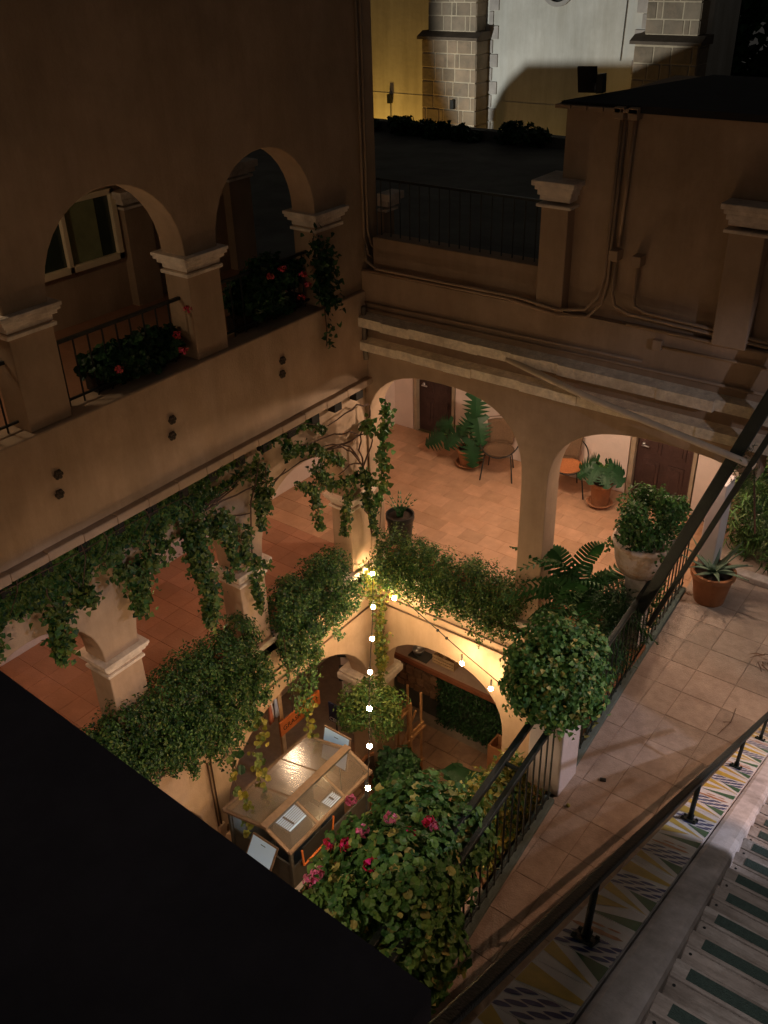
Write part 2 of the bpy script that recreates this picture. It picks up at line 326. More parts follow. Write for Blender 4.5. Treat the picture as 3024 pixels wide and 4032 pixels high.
# ================================================================== LEFT WING
LW=thing('left_wing','tall ochre building on the left with arches on every storey','building',(xL-.5,4.5,-3.8))
p=[(0.5,-3.8),(1.6,-3.8)]+arch(1.6,4.87,-2.3,1.37)+[(4.87,-3.8),(5.2,-3.8)]+arch(5.2,8.16,-2.3,1.37,2.05)+[(8.16,-3.8),(8.57,-3.8),(8.57,-.09),(.5,-.09)]
b=MB(); b.prism(p,'x',xL-.35,xL); build('ground_wall',b,PLASTER,LW,bevel=.012)
b=MB(); b.box(xL-.36,xL+.05,.5,8.33,-.09,.0); build('planter_ledge',b,CREAM,LW,bevel=.015)
p=[(0.3,0),(.68,0)]+arch(.68,2.13,1.15,.86,2.1)+[(2.13,0),(2.55,0)]+arch(2.55,4.0,1.15,.72,2.1)+[(4.0,0),(4.42,0)]+arch(4.42,5.87,1.15,.86,2.1)+[(5.87,0),(6.27,0)]+arch(6.27,7.88,1.15,.88,2.1)+[(7.88,0),(8.57,0),(8.57,2.70),(.3,2.70)]
b=MB(); b.prism(p,'x',xL-.32,xL); build('first_floor_wall',b,PLASTER,LW,bevel=.012)
b=MB(); b.box(xL-.32,xL+.05,0,8.575,2.70,3.76); build('slab_fascia',b,PLASTER,LW,bevel=.015)
b=MB()
for k in range(22): y=.2+k*.38; b.box(xL-.01,xL+.125,y,y+.378,2.615+random.uniform(-.006,.006),2.705+random.uniform(-.006,.006))
build('drip_lip',b,mat('lip_plaster',(.36,.26,.185),.9,.15,9,.2,50,stain=(.36,.26,.18),stain_scale=3),LW,bevel=.01)
for k in range(19):
    y=.75+k*.405; b=MB(); s=random.uniform(.9,1.1); b.box(xL-.3,xL+.105,y-.06*s,y+.06*s,2.50,2.612); build('beam_end',b,mat('near_black_beam',(.014,.012,.010),.9,.3,12),LW)  # beam ends coloured nearly black all over
p=[(0,3.762),(.5,3.762)]+arch(.5,1.93,4.8,.74)+[(1.93,3.762),(2.36,3.762)]+arch(2.36,3.81,4.8,.74)+[(3.81,3.762),(4.23,3.762)]+arch(4.23,5.72,4.8,.74)+[(5.72,3.762),(6.13,3.762)]+arch(6.13,7.55,4.8,.74)+[(7.55,3.762),(8.62,3.762),(8.62,10.2),(0,10.2)]
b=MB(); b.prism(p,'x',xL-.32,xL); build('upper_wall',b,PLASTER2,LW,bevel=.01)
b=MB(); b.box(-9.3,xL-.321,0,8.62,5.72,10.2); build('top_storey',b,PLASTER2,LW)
b=MB(); b.box(-9.3,-8.7,0,8.55,3.7,5.72); build('upper_back_wall',b,PLASTER2,LW)
b=MB(); b.box(-9.3,xL-.325,0,8.6,3.45,3.70); build('upper_gallery_floor',b,REDT,LW)
b=MB(); b.box(-9.3,xL-.325,0,8.6,2.63,2.75); build('gallery_ceiling',b,PINK,LW)
b=MB(); b.box(-9.3,-8.9,.5,12.2,-3.8,3.4); build('back_wall',b,PINK,LW)
def capital(y0,y1,z,flare=.075,root=LW,x=xL,d=.32,h=.2):
    """stepped cornice wrapping a pier"""
    b=MB()
    for a,c,e in ((0,.035,.35),(.05,.10,.12),(.10,.135,.55),(.135,.165,.85),(.165,h,1.0)):
        q=flare*e; b.box(x-d-q,x+q,y0-q,y1+q,z+a,z+c)
    return build('capital',b,CREAM,root,bevel=.006)
for y0,y1 in ((1.93,2.36),(3.81,4.23),(5.72,6.13),(7.55,7.96)): capital(y0,y1,4.58)
for y0,y1 in ((2.13,2.55),(4.0,4.42),(5.87,6.27),(7.88,8.27)): capital(y0,y1,.94)
for y0 in (6.6,8.2):
    b=MB(); b.box(-8.7,-8.58,y0,y0+.36,3.7,4.78); build('pilaster',b,PLASTER2,LW)
    b=MB()
    for a,c,e in ((0,.03,.03),(.06,.12,.05),(.12,.2,.08)): b.box(-8.69,-8.575+e,y0-e,y0+.36+e,4.78+a,4.78+c)
    build('capital',b,CREAM,LW,bevel=.005)
# upper gallery window
wf=MB(); y0,y1,z0,z1=5.18,6.56,4.26,5.02
for (a,c,e,g2) in ((y0,y1,z0,z0+.07),(y0,y1,z1-.06,z1),(y0,y0+.06,z0,z1),(y1-.07,y1,z0,z1),(5.83,5.885,z0,z1)): wf.box(-8.71,-8.64,a,c,e,g2)
wo=build('window',wf,ALU,LW,bevel=.004)
GL=mat('dark_glass',(.035,.048,.036),.12,.1,2,spec=.6)
for a,c in ((5.24,5.83),(5.885,6.49)):
    b=MB(); b.box(-8.698,-8.69,a,c,z0+.07,z1-.06); build('pane',b,GL,wo)
b=MB(); b.box(-8.689,-8.684,5.9,6.30,z0+.075,z1-.065); build('curtain',b,mat('green_curtain',(.22,.24,.12),.9,.15,6),wo)
# flower-shaped iron anchor plates on the fascia
def anchor_plate(y,z,s=.047):
    b=MB()
    for k in range(6):
        a=k*PI/3; b.ball((xL+.058,y+s*.62*math.cos(a),z+s*.62*math.sin(a)),s*.42,6)
    b.ball((xL+.064,y,z),s*.34,6)
    return build('anchor_plate',b,mat('rusty_anchor',(.075,.055,.04),.8,.3,30),LW,smooth=True)
for y,z in ((3.93,3.33),(3.90,3.15),(5.24,3.33),(5.21,3.17),(6.82,3.40),(6.80,3.25)): anchor_plate(y,z)
# pipes along the ground-floor wall
def pipes(name,paths,r,m,root): 
    for q in paths:
        b=MB(); b.tube(q,r,6); build(name,b,m,root,smooth=True)
DP=mat('painted_conduit',(.11,.07,.045),.7,.15,8)
pipes('pipe',[[(xL+.018,.8,-.60),(xL+.018,7.95,-.545)],[(xL+.018,.8,-.78),(xL+.018,8.22,-.72)]],.013,DP,LW)
pipes('conduit',[[(xL+.02,4.99,-1.09),(xL+.02,5.0,-2.2)],[(xL+.02,5.04,-.80),(xL+.02,5.05,-1.0),(xL+.02,5.04,-1.14),(xL+.02,5.045,-2.2)],[(xL+.02,5.05,-1.0),(xL+.02,5.26,-.93),(xL+.02,5.33,-.80)]],.011,DP,LW)
b=MB(); b.box(xL,xL+.05,4.99,5.09,-2.30,-2.19); build('junction_box',b,PLASTER,LW,bevel=.006)
pipes('conduit',[[(xL+.03,8.33,9),(xL+.03,8.33,4.35),(xL+.03,8.40,4.15),(xL+.03,8.55,4.05)],[(xL+.03,8.40,9),(xL+.03,8.40,4.42),(xL+.03,8.46,4.25),(xL+.03,8.55,4.18)]],.016,PLASTER2,LW)
b=MB()
for a,c,e in ((0,.03,.02),(.06,.12,.04),(.12,.2,.07)): b.box(-6.668,-6.56+e,8.63,8.84+e,4.58+a,4.58+c)
build('capital',b,CREAM,LW,bevel=.005)
b=MB(); b.box(-6.668,-6.575,8.63,8.82,3.98,4.575); build('pilaster',b,PLASTER2,LW)
# corner column at ground level
b=MB()
for a,c,e in ((0,.07,.05),(.07,.12,.03),(.12,.24,.12),(.24,.29,.10)): b.box(xL-.40-e,xL+.06+e,8.10-e,8.60+e,-2.30+a,-2.30+c)
build('capital',b,CREAM,LW,bevel=.03)
b=MB(); b.box(xL-.38,xL+.05,8.12,8.58,-3.8,-2.30); build('column',b,PLASTER,LW,bevel=.02)
# ================================================================== BACK WING
BW=thing('back_wing','brown plastered building at the back with two wide flat arches','building',(-4,8.5,-3.8))
a2=[q for q in arch(-4.12,-1.55,1.9,.95,2.6,26) if q[0]<-1.97]
p=[(-6.99,0),(-6.64,0)]+arch(-6.64,-4.45,1.9,.95,2.6,22)+[(-4.45,0),(-4.12,0)]+a2+[(-1.95,a2[-1][1]-.02),(-1.95,3.1),(-6.99,3.1)]
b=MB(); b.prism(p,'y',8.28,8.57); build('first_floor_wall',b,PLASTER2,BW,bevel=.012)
p=[(-6.62,-3.8),(-6.6,-3.8)]+arch(-6.58,-4.52,-2.05,.93,2.2)+[(-4.52,-3.8),(-4.1,-3.8)]+arch(-4.1,-2.2,-2.05,.93,2.2)+[(-2.2,-3.8),(-2.0,-3.8),(-2.0,-.09),(-6.62,-.09)]
b=MB(); b.prism(p,'y',8.28,8.6); build('ground_wall',b,PLASTER,BW,bevel=.012)
b=MB(); b.box(-6.62,-2.86,8.22,8.62,-.09,0); build('planter_ledge',b,CREAM,BW,bevel=.015)
b=MB(); b.box(-6.66,-1.4,8.285,8.6,3.1,3.98); build('upper_wall',b,PLASTER2,BW)
def ledge(z,h,d,seed):
    g=random.Random(seed); b=MB(); x=-6.66
    while x<-1.5:
        w=g.uniform(.12,.5); q=d+g.uniform(-.012,.008); zz=g.uniform(-.006,.006)
        if g.random()<.10: q-=.03
        b.add([(x,8.29,z),(x+w,8.29,z),(x+w,8.28-q,z+.01+zz),(x,8.28-q,z+.01+zz),(x,8.29,z+h),(x+w,8.29,z+h),(x+w,8.28-q,z+h*.80+zz),(x,8.28-q,z+h*.80+zz)],[(0,1,2,3),(4,7,6,5),(3,2,6,7),(0,3,7,4),(1,5,6,2)])
        x+=w
    return build('ledge',b,GRIME,BW)
ledge(3.07,.14,.13,3); ledge(3.36,.15,.14,5)
b=MB(); b.box(-6.55,-4.36,8.37,8.6,3.981,4.37); build('parapet',b,PLASTER2,BW,bevel=.01)
b=MB(); b.box(-4.24,-1.0,8.36,10.9,3.981,5.87); build('terrace_house_wall',b,PLASTER2,BW,bevel=.01)
b=MB(); b.prism([(-4.27,8.30),(-1.0,8.30),(-1.0,10.6),(-3.72,10.6)],'z',5.872,5.93); build('roof',b,BLACKR,BW)
b=MB()
for k in range(5): b.box(-4.30+k*.16,-4.15+k*.16,8.24,8.40,5.874,5.905)
build('coping_tile',b,PLASTER2,BW)
def stub(x0,x1):
    b=MB(); b.box(x0,x1,8.22,8.55,3.985,5.0); build('pier',b,PLASTER2,BW,bevel=.01)
    b=MB()
    for a,c,e in ((0,.03,.04),(.06,.11,.015),(.11,.16,.035),(.16,.20,.055),(.20,.25,.08)): b.box(x0-e,x1+e,8.22-e,8.55+e,5.0+a,5.0+c)
    build('capital',b,CREAM,BW,bevel=.008)
stub(-4.37,-4.08); stub(-2.56,-2.25)
pipes('conduit',[[(-3.68,8.33,5.9),(-3.70,8.33,4.4),(-3.74,8.31,4.2),(-3.85,8.27,4.06),(-4.1,8.2,4.03),(-4.6,8.22,4.07),(-6.4,8.24,4.06),(-6.56,8.26,4.12),(-6.6,8.28,4.3)],
   [(-3.645,8.33,5.9),(-3.665,8.33,4.35),(-3.70,8.31,4.13),(-3.82,8.27,3.99),(-4.1,8.21,3.97),(-4.7,8.22,4.03),(-6.6,8.24,4.02)],
   [(-3.55,8.33,5.9),(-3.59,8.33,4.7)],[(-3.60,8.33,4.66),(-3.60,8.32,4.25),(-3.55,8.29,4.15),(-3.40,8.27,4.10),(-1.6,8.26,4.03)],
   [(-3.37,8.33,4.6),(-3.38,8.32,4.25),(-3.35,8.29,4.18),(-3.25,8.28,4.14),(-1.6,8.27,4.06)],[(-3.4,8.26,4.0),(-1.6,8.25,3.99)]],.017,PLASTER2,BW)
pipes('pipe',[[(-6.6,8.262,3.56),(-1.5,8.262,3.61)],[(-6.6,8.262,3.63),(-3.2,8.262,3.66)],[(-3.02,8.262,3.85),(-1.5,8.262,3.86)]],.014,PLASTER2,BW)
for (x,z) in ((-3.60,4.62),(-3.37,4.60),(-3.68,5.86),(-3.55,5.86),(-3.07,3.85)):
    b=MB(); b.box(x-.045,x+.045,8.24,8.37,z-.04,z+.06); build('junction_box',b,PLASTER2,BW,bevel=.006)
pipes('downpipe',[[(xL+.09,8.20,3.60),(xL+.07,8.22,3.5),(xL+.07,8.22,3.1),(xL+.10,8.20,2.95)]],.03,mat('grey_downpipe',(.16,.13,.10),.7,.2,6),BW)
pipes('wall_pipe',[[(-6.5,8.262,-.52),(-2.9,8.262,-.50)],[(-6.45,8.262,-.66),(-2.9,8.262,-.64)]],.012,DP,BW)
# gallery interior
b=MB(); b.box(-8.899,-8.52,11.86,12.2,0,2.9); b.box(-7.66,-4.62,11.86,12.2,0,2.9); b.box(-3.60,-1.0,11.86,12.2,0,2.9); b.box(-8.52,-7.66,11.86,12.2,2.1,2.9); b.box(-4.62,-3.6,11.86,12.2,2.1,2.9); build('gallery_back_wall',b,PINK,BW)
b=MB(); b.box(-8.899,-1.5,8.572,12.2,2.9,3.06); build('gallery_ceiling',b,PINK,BW)
b=MB(); b.box(-8.899,-2.0,11.9,12.3,-3.8,-.26); build('ground_back_wall',b,PLASTER2,BW)
def door(x0,x1,hx):
    fr=MB(); 
    for a,c in ((x0,x0+.07),(x1-.05,x1)): fr.box(a,c,11.85,11.98,0,2.1)
    fr.box(x0+.07,x1-.05,11.85,11.98,2.03,2.1)
    d=build('door',fr,mat('door_frame',(.30,.24,.17),.7,.15,6),BW)
    b=MB(); b.box(x0+.07,x1-.05,11.93,11.98,.01,2.03); w=(x1-x0-.12-.36)/2
    lf=build('leaf',b,WOODD,d)
    for i in range(2):
        for (za,zb) in ((.12,.62),(.74,1.28),(1.40,1.92)):
            a=x0+.07+.12+i*(w+.12); q=MB(); q.box(a,a+w,11.915,11.93,za,zb); q.box(a+.05,a+w-.05,11.905,11.92,za+.05,zb-.05); build('panel',q,WOODD,d,bevel=.006)
    b=MB(); b.tube([(hx,11.93,.86),(hx,11.86,.86),(hx+.10,11.86,.86)],.013,6); b.ball((hx,11.925,.86),.03,6); build('handle',b,STEEL,d,smooth=True)
door(-8.50,-7.68,-8.33); door(-4.60,-3.62,-4.43)
# ================================================================== ROOFS AND NEAR SIDE
b=MB(); b.box(-14.5,-4.4,8.66,18,2.95,3.6); ro=build('flat_roof_house',b,ROOFD,label='wide dark flat roof beyond the terrace railing',cat='roof',base=(-9,13,2.95))
b=MB(); b.prism([(-8,1.33),(-.70,1.02),(-.60,-.25),(-8,-.25)],'z',4.95,5.2); build('near_roof',b,BLACK,label='black roof edge crossing the lower left corner of the picture',cat='roof',base=(-4,.5,4.95))
b=MB(); b.box(-6.6,-1.2,.55,.82,-3.8,4.949); build('near_wall',b,PLASTER,label='plain plaster wall beneath the black roof edge',cat='wall',base=(-4,.7,-3.8))
b=MB(); b.prism([(-2.42,1),(-2.35,1),(-2.85,9),(-2.92,9)],'z',-3.8,-.251); build('walkway_wall',b,PLASTER,label='plastered courtyard wall beneath the paved walkway',cat='wall',base=(-2.6,5,-3.8))
b=MB(); b.box(-4.05,-2.66,2.0,4.72,-.3,0); build('flower_balcony',b,CREAM,bevel=.02,label='pale stone balcony ledge under the pink geraniums',cat='balcony',base=(-3.4,3.5,-.3))
# ================================================================== STAIRS
NY=lambda y:4.142-.664*(y-1.997); NX=lambda y:-.448-.083*(y-1.997)
ST=thing('staircase','grey timber staircase with dark green grip strips going down','staircase',(-.2,8.2,0))
TREAD=mat('grey_tread_wood',(.31,.265,.235),.75,.2,5,.5,25,stain=(.44,.40,.37),stain_scale=3,drip=(1.2,16,16),dripc=.6)
STRIP=mat('green_grip_strip',(.045,.07,.06),.9,.2,60,.5,200)
SCREW=mesh_of(MB().lathe([(.007,0),(.006,.0015),(.0001,.0016)],(0,0,0),8),IRON,'screw')
for k in range(-9,21):
    y1=1.997+.2913*k; z=4.142-.193*k; y0=y1-.2913
    if z<.05: break
    b=MB(); xl=NX(y1)+.004
    b.box(xl,.9,y0+.012,y1-.075,z-.04,z); s=build('step',b,TREAD,ST,bevel=.004)
    q=MB(); q.box(xl-.004,.9,y1-.068,y1+.012,z-.045,z+.001); build('nosing_board',q,TREAD,s,bevel=.005)
    q=MB(); q.box(xl+.055,.72,y1-.055,y1-.004,z+.0012,z+.004); build('grip_strip',q,STRIP,s)
    q=MB(); q.box(xl+.02,.9,y0-.02,y0+.010,z-.02,z+.145); build('riser',q,mat('riser_wood',(.17,.14,.12),.85,.25,7,.3),s)
    for xx in (xl+.03,.4):
        for yy in (y0+.06,y1-.10): inst('screw',SCREW,s,(xx,yy,z))
def slopebox(x0,x1,dz0,dz1,ya,yb,z_floor=None,n=1):
    """block that follows the stair slope; x offsets from the nosing line"""
    b=MB(); V=[];F=[]
    for i in range(n+1):
        y=ya+(yb-ya)*i/n; za=NY(y)+dz1; zb=(z_floor if z_floor is not None else NY(y)+dz0)
        V+=[(NX(y)+x0,y,zb),(NX(y)+x1,y,zb),(NX(y)+x1,y,za),(NX(y)+x0,y,za)]
    for i in range(n):
        k=4*i; F+=[(k,k+4,k+5,k+1),(k+1,k+5,k+6,k+2),(k+2,k+6,k+7,k+3),(k+3,k+7,k+4,k)]
    F+=[(0,1,2,3),(4*n+3,4*n+2,4*n+1,4*n)]
    return b.add(V,F)
b=MB(); V=[(.92,y,NY(y)+dz) for y in (-.4,8.3) for dz in (-.4,1.0)]+[(1.07,y,NY(y)+dz) for y in (-.4,8.3) for dz in (-.4,1.0)]; b.add(V,[(0,1,3,2),(4,6,7,5),(1,5,7,3),(0,2,6,4),(0,4,5,1),(2,3,7,6)]); build('shading_parapet',b,STUCCO,ST)  # unseen parapet, its height set to keep lamp light off the treads
build('stringer',slopebox(-.155,0,-.25,.03,-.4,8.3,n=24),STUCCO,ST,bevel=.03)
TW=thing('stair_wall','low sloping wall topped with painted patterned tiles beside the stairs','wall',(-1,8.2,0))
build('wall_body',slopebox(-.37,-.157,0,.012,-.4,8.35,z_floor=-.2,n=4),STUCCO,TW)
TB=[mat('tile_white',(.74,.72,.70),.35,.08,12,spec=.5),mat('tile_blue',(.035,.055,.19),.35,.25,25,spec=.5),mat('tile_yellow',(.60,.42,.07),.35,.18,14,spec=.5),mat('tile_green',(.055,.15,.075),.35,.2,14,spec=.5),mat('tile_orange',(.50,.22,.10),.35,.3,40,spec=.5)]
def tile_mesh(kind, w=.208, l=.2):
    """one painted tile, coloured glaze laid as thin relief; x across, y down the slope"""
    b=MB(); hw,hl=w/2-.002,l/2-.002; b.box(-hw,hw,-hl,hl,-.008,0,0)
    g=random.Random(kind)
    def tri(a,c,d,mi): b.add([(*a,.0012),(*c,.0012),(*d,.0012)],[(0,1,2)],mi)
    if kind in ('blue','blue2'):
        for r_ in range(4):
            y0=-hl+(r_+.5)*2*hl/4
            for i in range(4):
                x0=-hw*1.2+i*hw*.72+(hw*.36 if r_%2 else 0); L=hw*.70; 
                pts=[]
                for s in range(7):
                    t=s/6; pts.append((max(-hw,min(hw,x0+L*t)), y0+.0165*math.sin(PI*t)**.8+.030*(t-.5)))
                for s in range(6,-1,-1):
                    t=s/6; pts.append((max(-hw,min(hw,x0+L*t)), y0-.0165*math.sin(PI*t)**.8+.030*(t-.5)-.001))
                b.add([(px,py,.0012) for px,py in pts],[tuple(range(14))],1)
    elif kind=='yg':
        tri((-hw,hl),(-hw,-hl*.1),(hw,-hl),2); tri((-hw*.2,hl),(hw,hl),(hw,-hl*.4),3)
    elif kind=='y':
        b.add([(-hw,-hl,.0012),(hw,-hl*.5,.0012),(hw,-hl*.1,.0012),(-hw,hl*.7,.0012)],[(0,1,2,3)],2)
    elif kind=='gy':
        tri((-hw,-hl),(hw,-hl),(hw,hl*.2),3); tri((-hw,-hl*.4),(hw*.3,hl),(-hw,hl),2)
    else:
        for i in range(7):
            cx,cy=g.uniform(-hw*.8,hw*.8),g.uniform(-hl*.75,hl*.75); q=g.uniform(.018,.04)
            b.add([(cx+q*1.5*math.cos(t*PI/3),cy+q*.6*math.sin(t*PI/3+.4),.0012+.0001*i) for t in range(6)],[tuple(range(6))],4)
    return mesh_of(b,TB,'tile')
TM={k:tile_mesh(k) for k in ('blue','yg','y','gy','o')}
seq=['gy','yg','blue','y','yg','blue','o']
sl=math.atan2(.664,1); az=-math.atan2(-.083,1)
yy=.0; k=0
while yy<8.2:
    o=inst('painted_tile',TM[seq[k%7]],TW,(NX(yy)-.263,yy,NY(yy)+.022),(-sl,0,math.atan(.083)+random.gauss(0,.006)))
    yy+=.2*math.cos(sl)+.002; k+=1
HR=thing('stair_handrail','dark green iron handrail on short posts above the painted tiles','handrail',(-.9,4,2.9))
RX=lambda y:-.873-.0815*(y-3.864)
b=MB(); b.beam((RX(-.6),-.6,NY(-.6)+.365+.012),(RX(7.34),7.34,NY(7.34)+.352),.042,.028,up=(0,.55,.83)); build('rail',b,GIRON,HR,bevel=.008)
for y in (.30,2.046,3.856,5.56,7.02):
    x=NX(y)-.285; b=MB(); b.tube([(x,y,NY(y)+.02),(RX(y),y,NY(y)+.36)],.014,8); pst=build('post',b,GIRON,HR,smooth=True)
    b=MB(); M=Vector((0,.83,-.553)); N=Vector((0,.553,.83)); c=Vector((x,y,NY(y)+.03))
    b.obox(c,(.042,0,0),M*.042,N*.005)
    for i in (-1,1):
        for j in (-1,1): b.obox(c+Vector((i*.033,0,0))+M*(j*.033)+N*.008,(.007,0,0),M*.007,N*.006)
    b.tube([c-N*.004,c+N*.035],.019,8); build('flange',b,GIRON,pst)
# ================================================================== WALKWAY RAILING
RL=thing('walkway_railing','black iron railing along the walkway above the courtyard','railing',(-2.62,6.5,0))
for (ya,yb) in ((2.4,5.95),(6.45,10.0)):
    b=MB(); b.prism([(edge(ya)-.09,ya),(edge(ya)+.015,ya),(edge(yb)+.015,yb),(edge(yb)-.09,yb)],'z',.0,.055); build('curb',b,CURB,RL,bevel=.01)
    b=MB(); b.beam((edge(ya)-.04,ya,1.08),(edge(yb)-.04,yb,1.08),.055,.05); build('handrail',b,GIRON,RL,bevel=.01)
    b=MB(); b.beam((edge(ya)-.04,ya,.11),(edge(yb)-.04,yb,.11),.02,.02); build('bottom_rail',b,GIRON,RL)
    if ya<4: b=MB(); b.beam((edge(ya)-.22,ya,1.08),(edge(yb)-.22,yb,1.08),.06,.06); build('outer_rail',b,GIRON,RL,bevel=.01)
    y=ya+.1; k=0
    bm=mesh_of(MB().tube([(0,0,.055),(0,0,1.06)],.0095,6),GIRON,'baluster')
    while y<yb:
        inst('baluster',bm,RL,(edge(y)-.04,y,0)); k+=1
        if k%8==4 and ya<4:
            q=MB(); q.beam((edge(y)-.04,y,1.08),(edge(y)-.22,y,1.08),.03,.03); build('bracket',q,GIRON,RL)
        if k%3==0:
            q=MB(); q.beam((edge(y)-.04,y,.11),(edge(y)-.12,y+.02,.03),.012,.012); build('foot_bracket',q,GIRON,RL)
        y+=.142
for y0,h,lab in ((6.03,1.25,'white stucco railing post under the round bush'),(10.05,1.60,'white stucco railing post behind the agave pot')):
    b=MB(); xx=edge(y0+.2); b.box(*((xx-.33,xx+.03,y0,y0+.38) if y0<8 else (-2.86,-2.66,y0,y0+.3)),0.002,h); build('railing_post',b,mat('post_stucco',(.55,.50,.50),.9,.06,4,.3,40),bevel=.012,label=lab,cat='post',base=(xx-.1,y0+.2,0),group='stucco posts of the walkway railing')
# thick dark rail that climbs past the end of the back wing
b=MB(); b.beam((-2.80,8.06,.95),(-1.55,7.95,4.75),.12,.07,up=(0,1,0)); b2=thing('climbing_rail','thick dark rail slanting up past the right end of the back wing','handrail',(-2.75,8,1)); build('upper_bar',b,GIRON,b2,bevel=.012)
b=MB(); b.beam((-2.66,8.0,.85),(-1.42,7.88,4.6),.055,.05,up=(0,1,0)); build('lower_bar',b,GIRON,b2,bevel=.012)
b=MB()
b.tube([(-4.64,8.17,3.40),(-3.6,8.05,3.25),(-2.1,7.95,3.08),(-1.9,7.94,3.05)],.035,8); build('awning_pole',b,mat('cream_pole',(.60,.50,.38),.7,.12,8,.2),smooth=True,label='pale pole leaning across the ledges of the back wing',cat='pole',base=(-3.4,8.05,3.2))
# terrace railing at roof level
TR=thing('terrace_railing','thin dark iron railing on the roof terrace parapet','railing',(-5.4,8.48,4.37))
b=MB(); b.beam((-6.55,8.48,4.98),(-4.38,8.48,4.98),.03,.025); build('top_rail',b,IRON,TR)
bm=mesh_of(MB().tube([(0,0,0),(0,0,.61)],.008,5),IRON,'baluster')
for k in range(17): inst('baluster',bm,TR,(-6.5+k*.13,8.48,4.37))
UR=None
for ya,yb,lab in ((2.36,3.81,'upper gallery railing in the leftmost arch'),(4.23,5.72,'upper gallery railing in the arch with the window'),(6.13,7.55,'upper gallery railing in the narrow dark arch')):
    t=thing('gallery_railing',lab,'railing',(xL-.16,(ya+yb)/2,3.76),group='iron railings in the upper arches')
    b=MB(); b.beam((xL-.16,ya,4.36),(xL-.16,yb,4.36),.03,.03); build('top_rail',b,IRON,t)
    b=MB(); b.beam((xL-.16,ya,3.83),(xL-.16,yb,3.83),.02,.02); build('bottom_rail',b,IRON,t)
    bm=mesh_of(MB().tube([(0,0,0),(0,0,.6)],.009,5),IRON,'baluster'); y=ya+.1
    while y<yb: inst('baluster',bm,t,(xL-.16,y,3.765)); y+=.155

b=MB(); b.box(-3.6,-.06,-1.12,-1.0,5.2,11.2); build('shade_wall',b,PLASTER2,label='unseen wall added to shade the near painted tiles',cat='wall',base=(-1.8,-1.06,5.2))  # added out of view to keep the landing lamp off the near tiles
# ================================================================== CHURCH BEYOND THE ROOFS
CH=thing('church','floodlit church wall with stone buttresses beyond the dark roofs','church',(-14,27,-3.8))
b=MB(); b.box(-40,-9.7,27,29,-4,16); build('nave_wall',b,CHURCH,CH)
def buttress(x0,x1,zl,upx0,upx1,seed):
    g=random.Random(seed); b=MB(); b.box(x0+.03,x1-.03,26.29,27.0,-4,zl-.02); b.box(upx0+.03,upx1-.03,26.45,27.0,zl+.18,12)
    o=build('buttress',b,MORTAR,CH)
    b=MB(); b.prism([(26.16,zl-.02),(26.16,zl+.06),(26.46,zl+.20),(27,zl+.20),(27,zl-.02)],'x',x0-.09,x1+.09); build('sloped_ledge',b,mat('dark_ledge_stone',(.13,.10,.075),.9,.25,3,.4),o)
    def rows(xa,xb,yf,za,zb,quoin):
        z=za
        while z<zb-.1:
            h=min(g.uniform(.34,.42),zb-z); x=xa
            while x<xb-.02:
                w=min(g.choice([.16,.28,.36,.44,.5,.56]),xb-x)
                if xb-(x+w)<.14: w=xb-x
                q=MB(); e=g.uniform(0,.025); q.box(x+.016,x+w-.016,yf+.004-e*.4,yf+.15,z+.016,z+h-.016); build('stone',q,STONE,o,bevel=.012); x+=w
            if quoin:
                q=MB(); q.box(xb-.10,xb+.008,yf+.02,26.98,z+.015,z+h-.015); build('side_stone',q,STONE,o,bevel=.012)
            z+=h
    rows(x0,x1,26.28,1.1,zl-.03,True); rows(upx0,upx1,26.44,zl+.2,7.2,True)
    return o
buttress(-18.41,-16.43,4.65,-18.28,-16.55,1); buttress(-11.48,-9.70,4.72,-11.30,-9.82,2)
for x,s in ((-16.43,1),(-11.48,-1)):
    z=1.2; k=0
    while z<7:
        w=.32 if k%2 else .14; q=MB(); q.box(x,x+s*w,26.955,27.02,z+.01,z+.36); build('quoin',q,mat('grey_quoin',(.40,.36,.33),.9,.2,3,.3),CH,bevel=.01); z+=.38; k+=1
b=MB()
for k in range(24): 
    a,c=2*PI*k/24,2*PI*(k+1)/24; P=[(-14.19+r_*math.cos(t),y,6.02+r_*math.sin(t)) for t in (a,c) for r_,y in ((.40,26.9),(.52,26.9),(.52,27.0),(.40,27.1))]
    b.add(P,[(0,1,5,4),(1,2,6,5),(3,0,4,7)])
rw=build('round_window',b,mat('window_surround',(.36,.33,.30),.85,.15,5),CH)
b=MB(); b.lathe([(.40,0),(.0001,0)],(0,0,0),24); b.v=[(-14.19+v[0],26.97,6.02+v[1]) for v in b.v]; build('pane',b,mat('dark_pane',(.02,.018,.015),.3,.1,3),rw)
b=MB(); b.tube([(-12.0,26.97,9),(-12.15,26.97,4.2)],.012,5); build('cable',b,IRON,CH)
b=MB(); b.tube([(-20.19,26.96,1.0),(-20.15,26.96,2.7)],.012,5); build('cable',b,IRON,CH)
b=MB(); b.box(-20.22,-20.08,26.86,26.99,2.62,2.9); build('wall_box',b,IRON,CH)
b=MB(); b.box(-17.26,-17.14,26.15,26.27,2.72,2.98); build('wall_box',b,IRON,CH)
b=MB(); b.box(-30,-9.7,26.99,26.9995,2.9,2.925); build('string_course',b,CHURCH,CH)
b=MB(); b.prism([(-17.12,-3.8),(-17.107,1.584),(-17.09,1.82),(-17.01,1.97),(-16.884,2.073),(-16.125,2.107),(-15.948,2.11),(-15.67,2.25),(-15.3,2.42),(-14.0,2.42),(-14.0,-3.8)],'y',18.5,19.0)
build('floodlight_blocker',b,ROOFD,label='unseen blocker shaped to cast the floodlight shadow on the church',cat='light blocker',base=(-16,18.7,-3.8))  # added out of sight, outline cut to shape the floodlight's shadow on the church
def bush_thing(name,label,cat,parts,base,group=None):
    t=thing(name,label,cat,base,group)
    for a in parts: a(t)
    return t
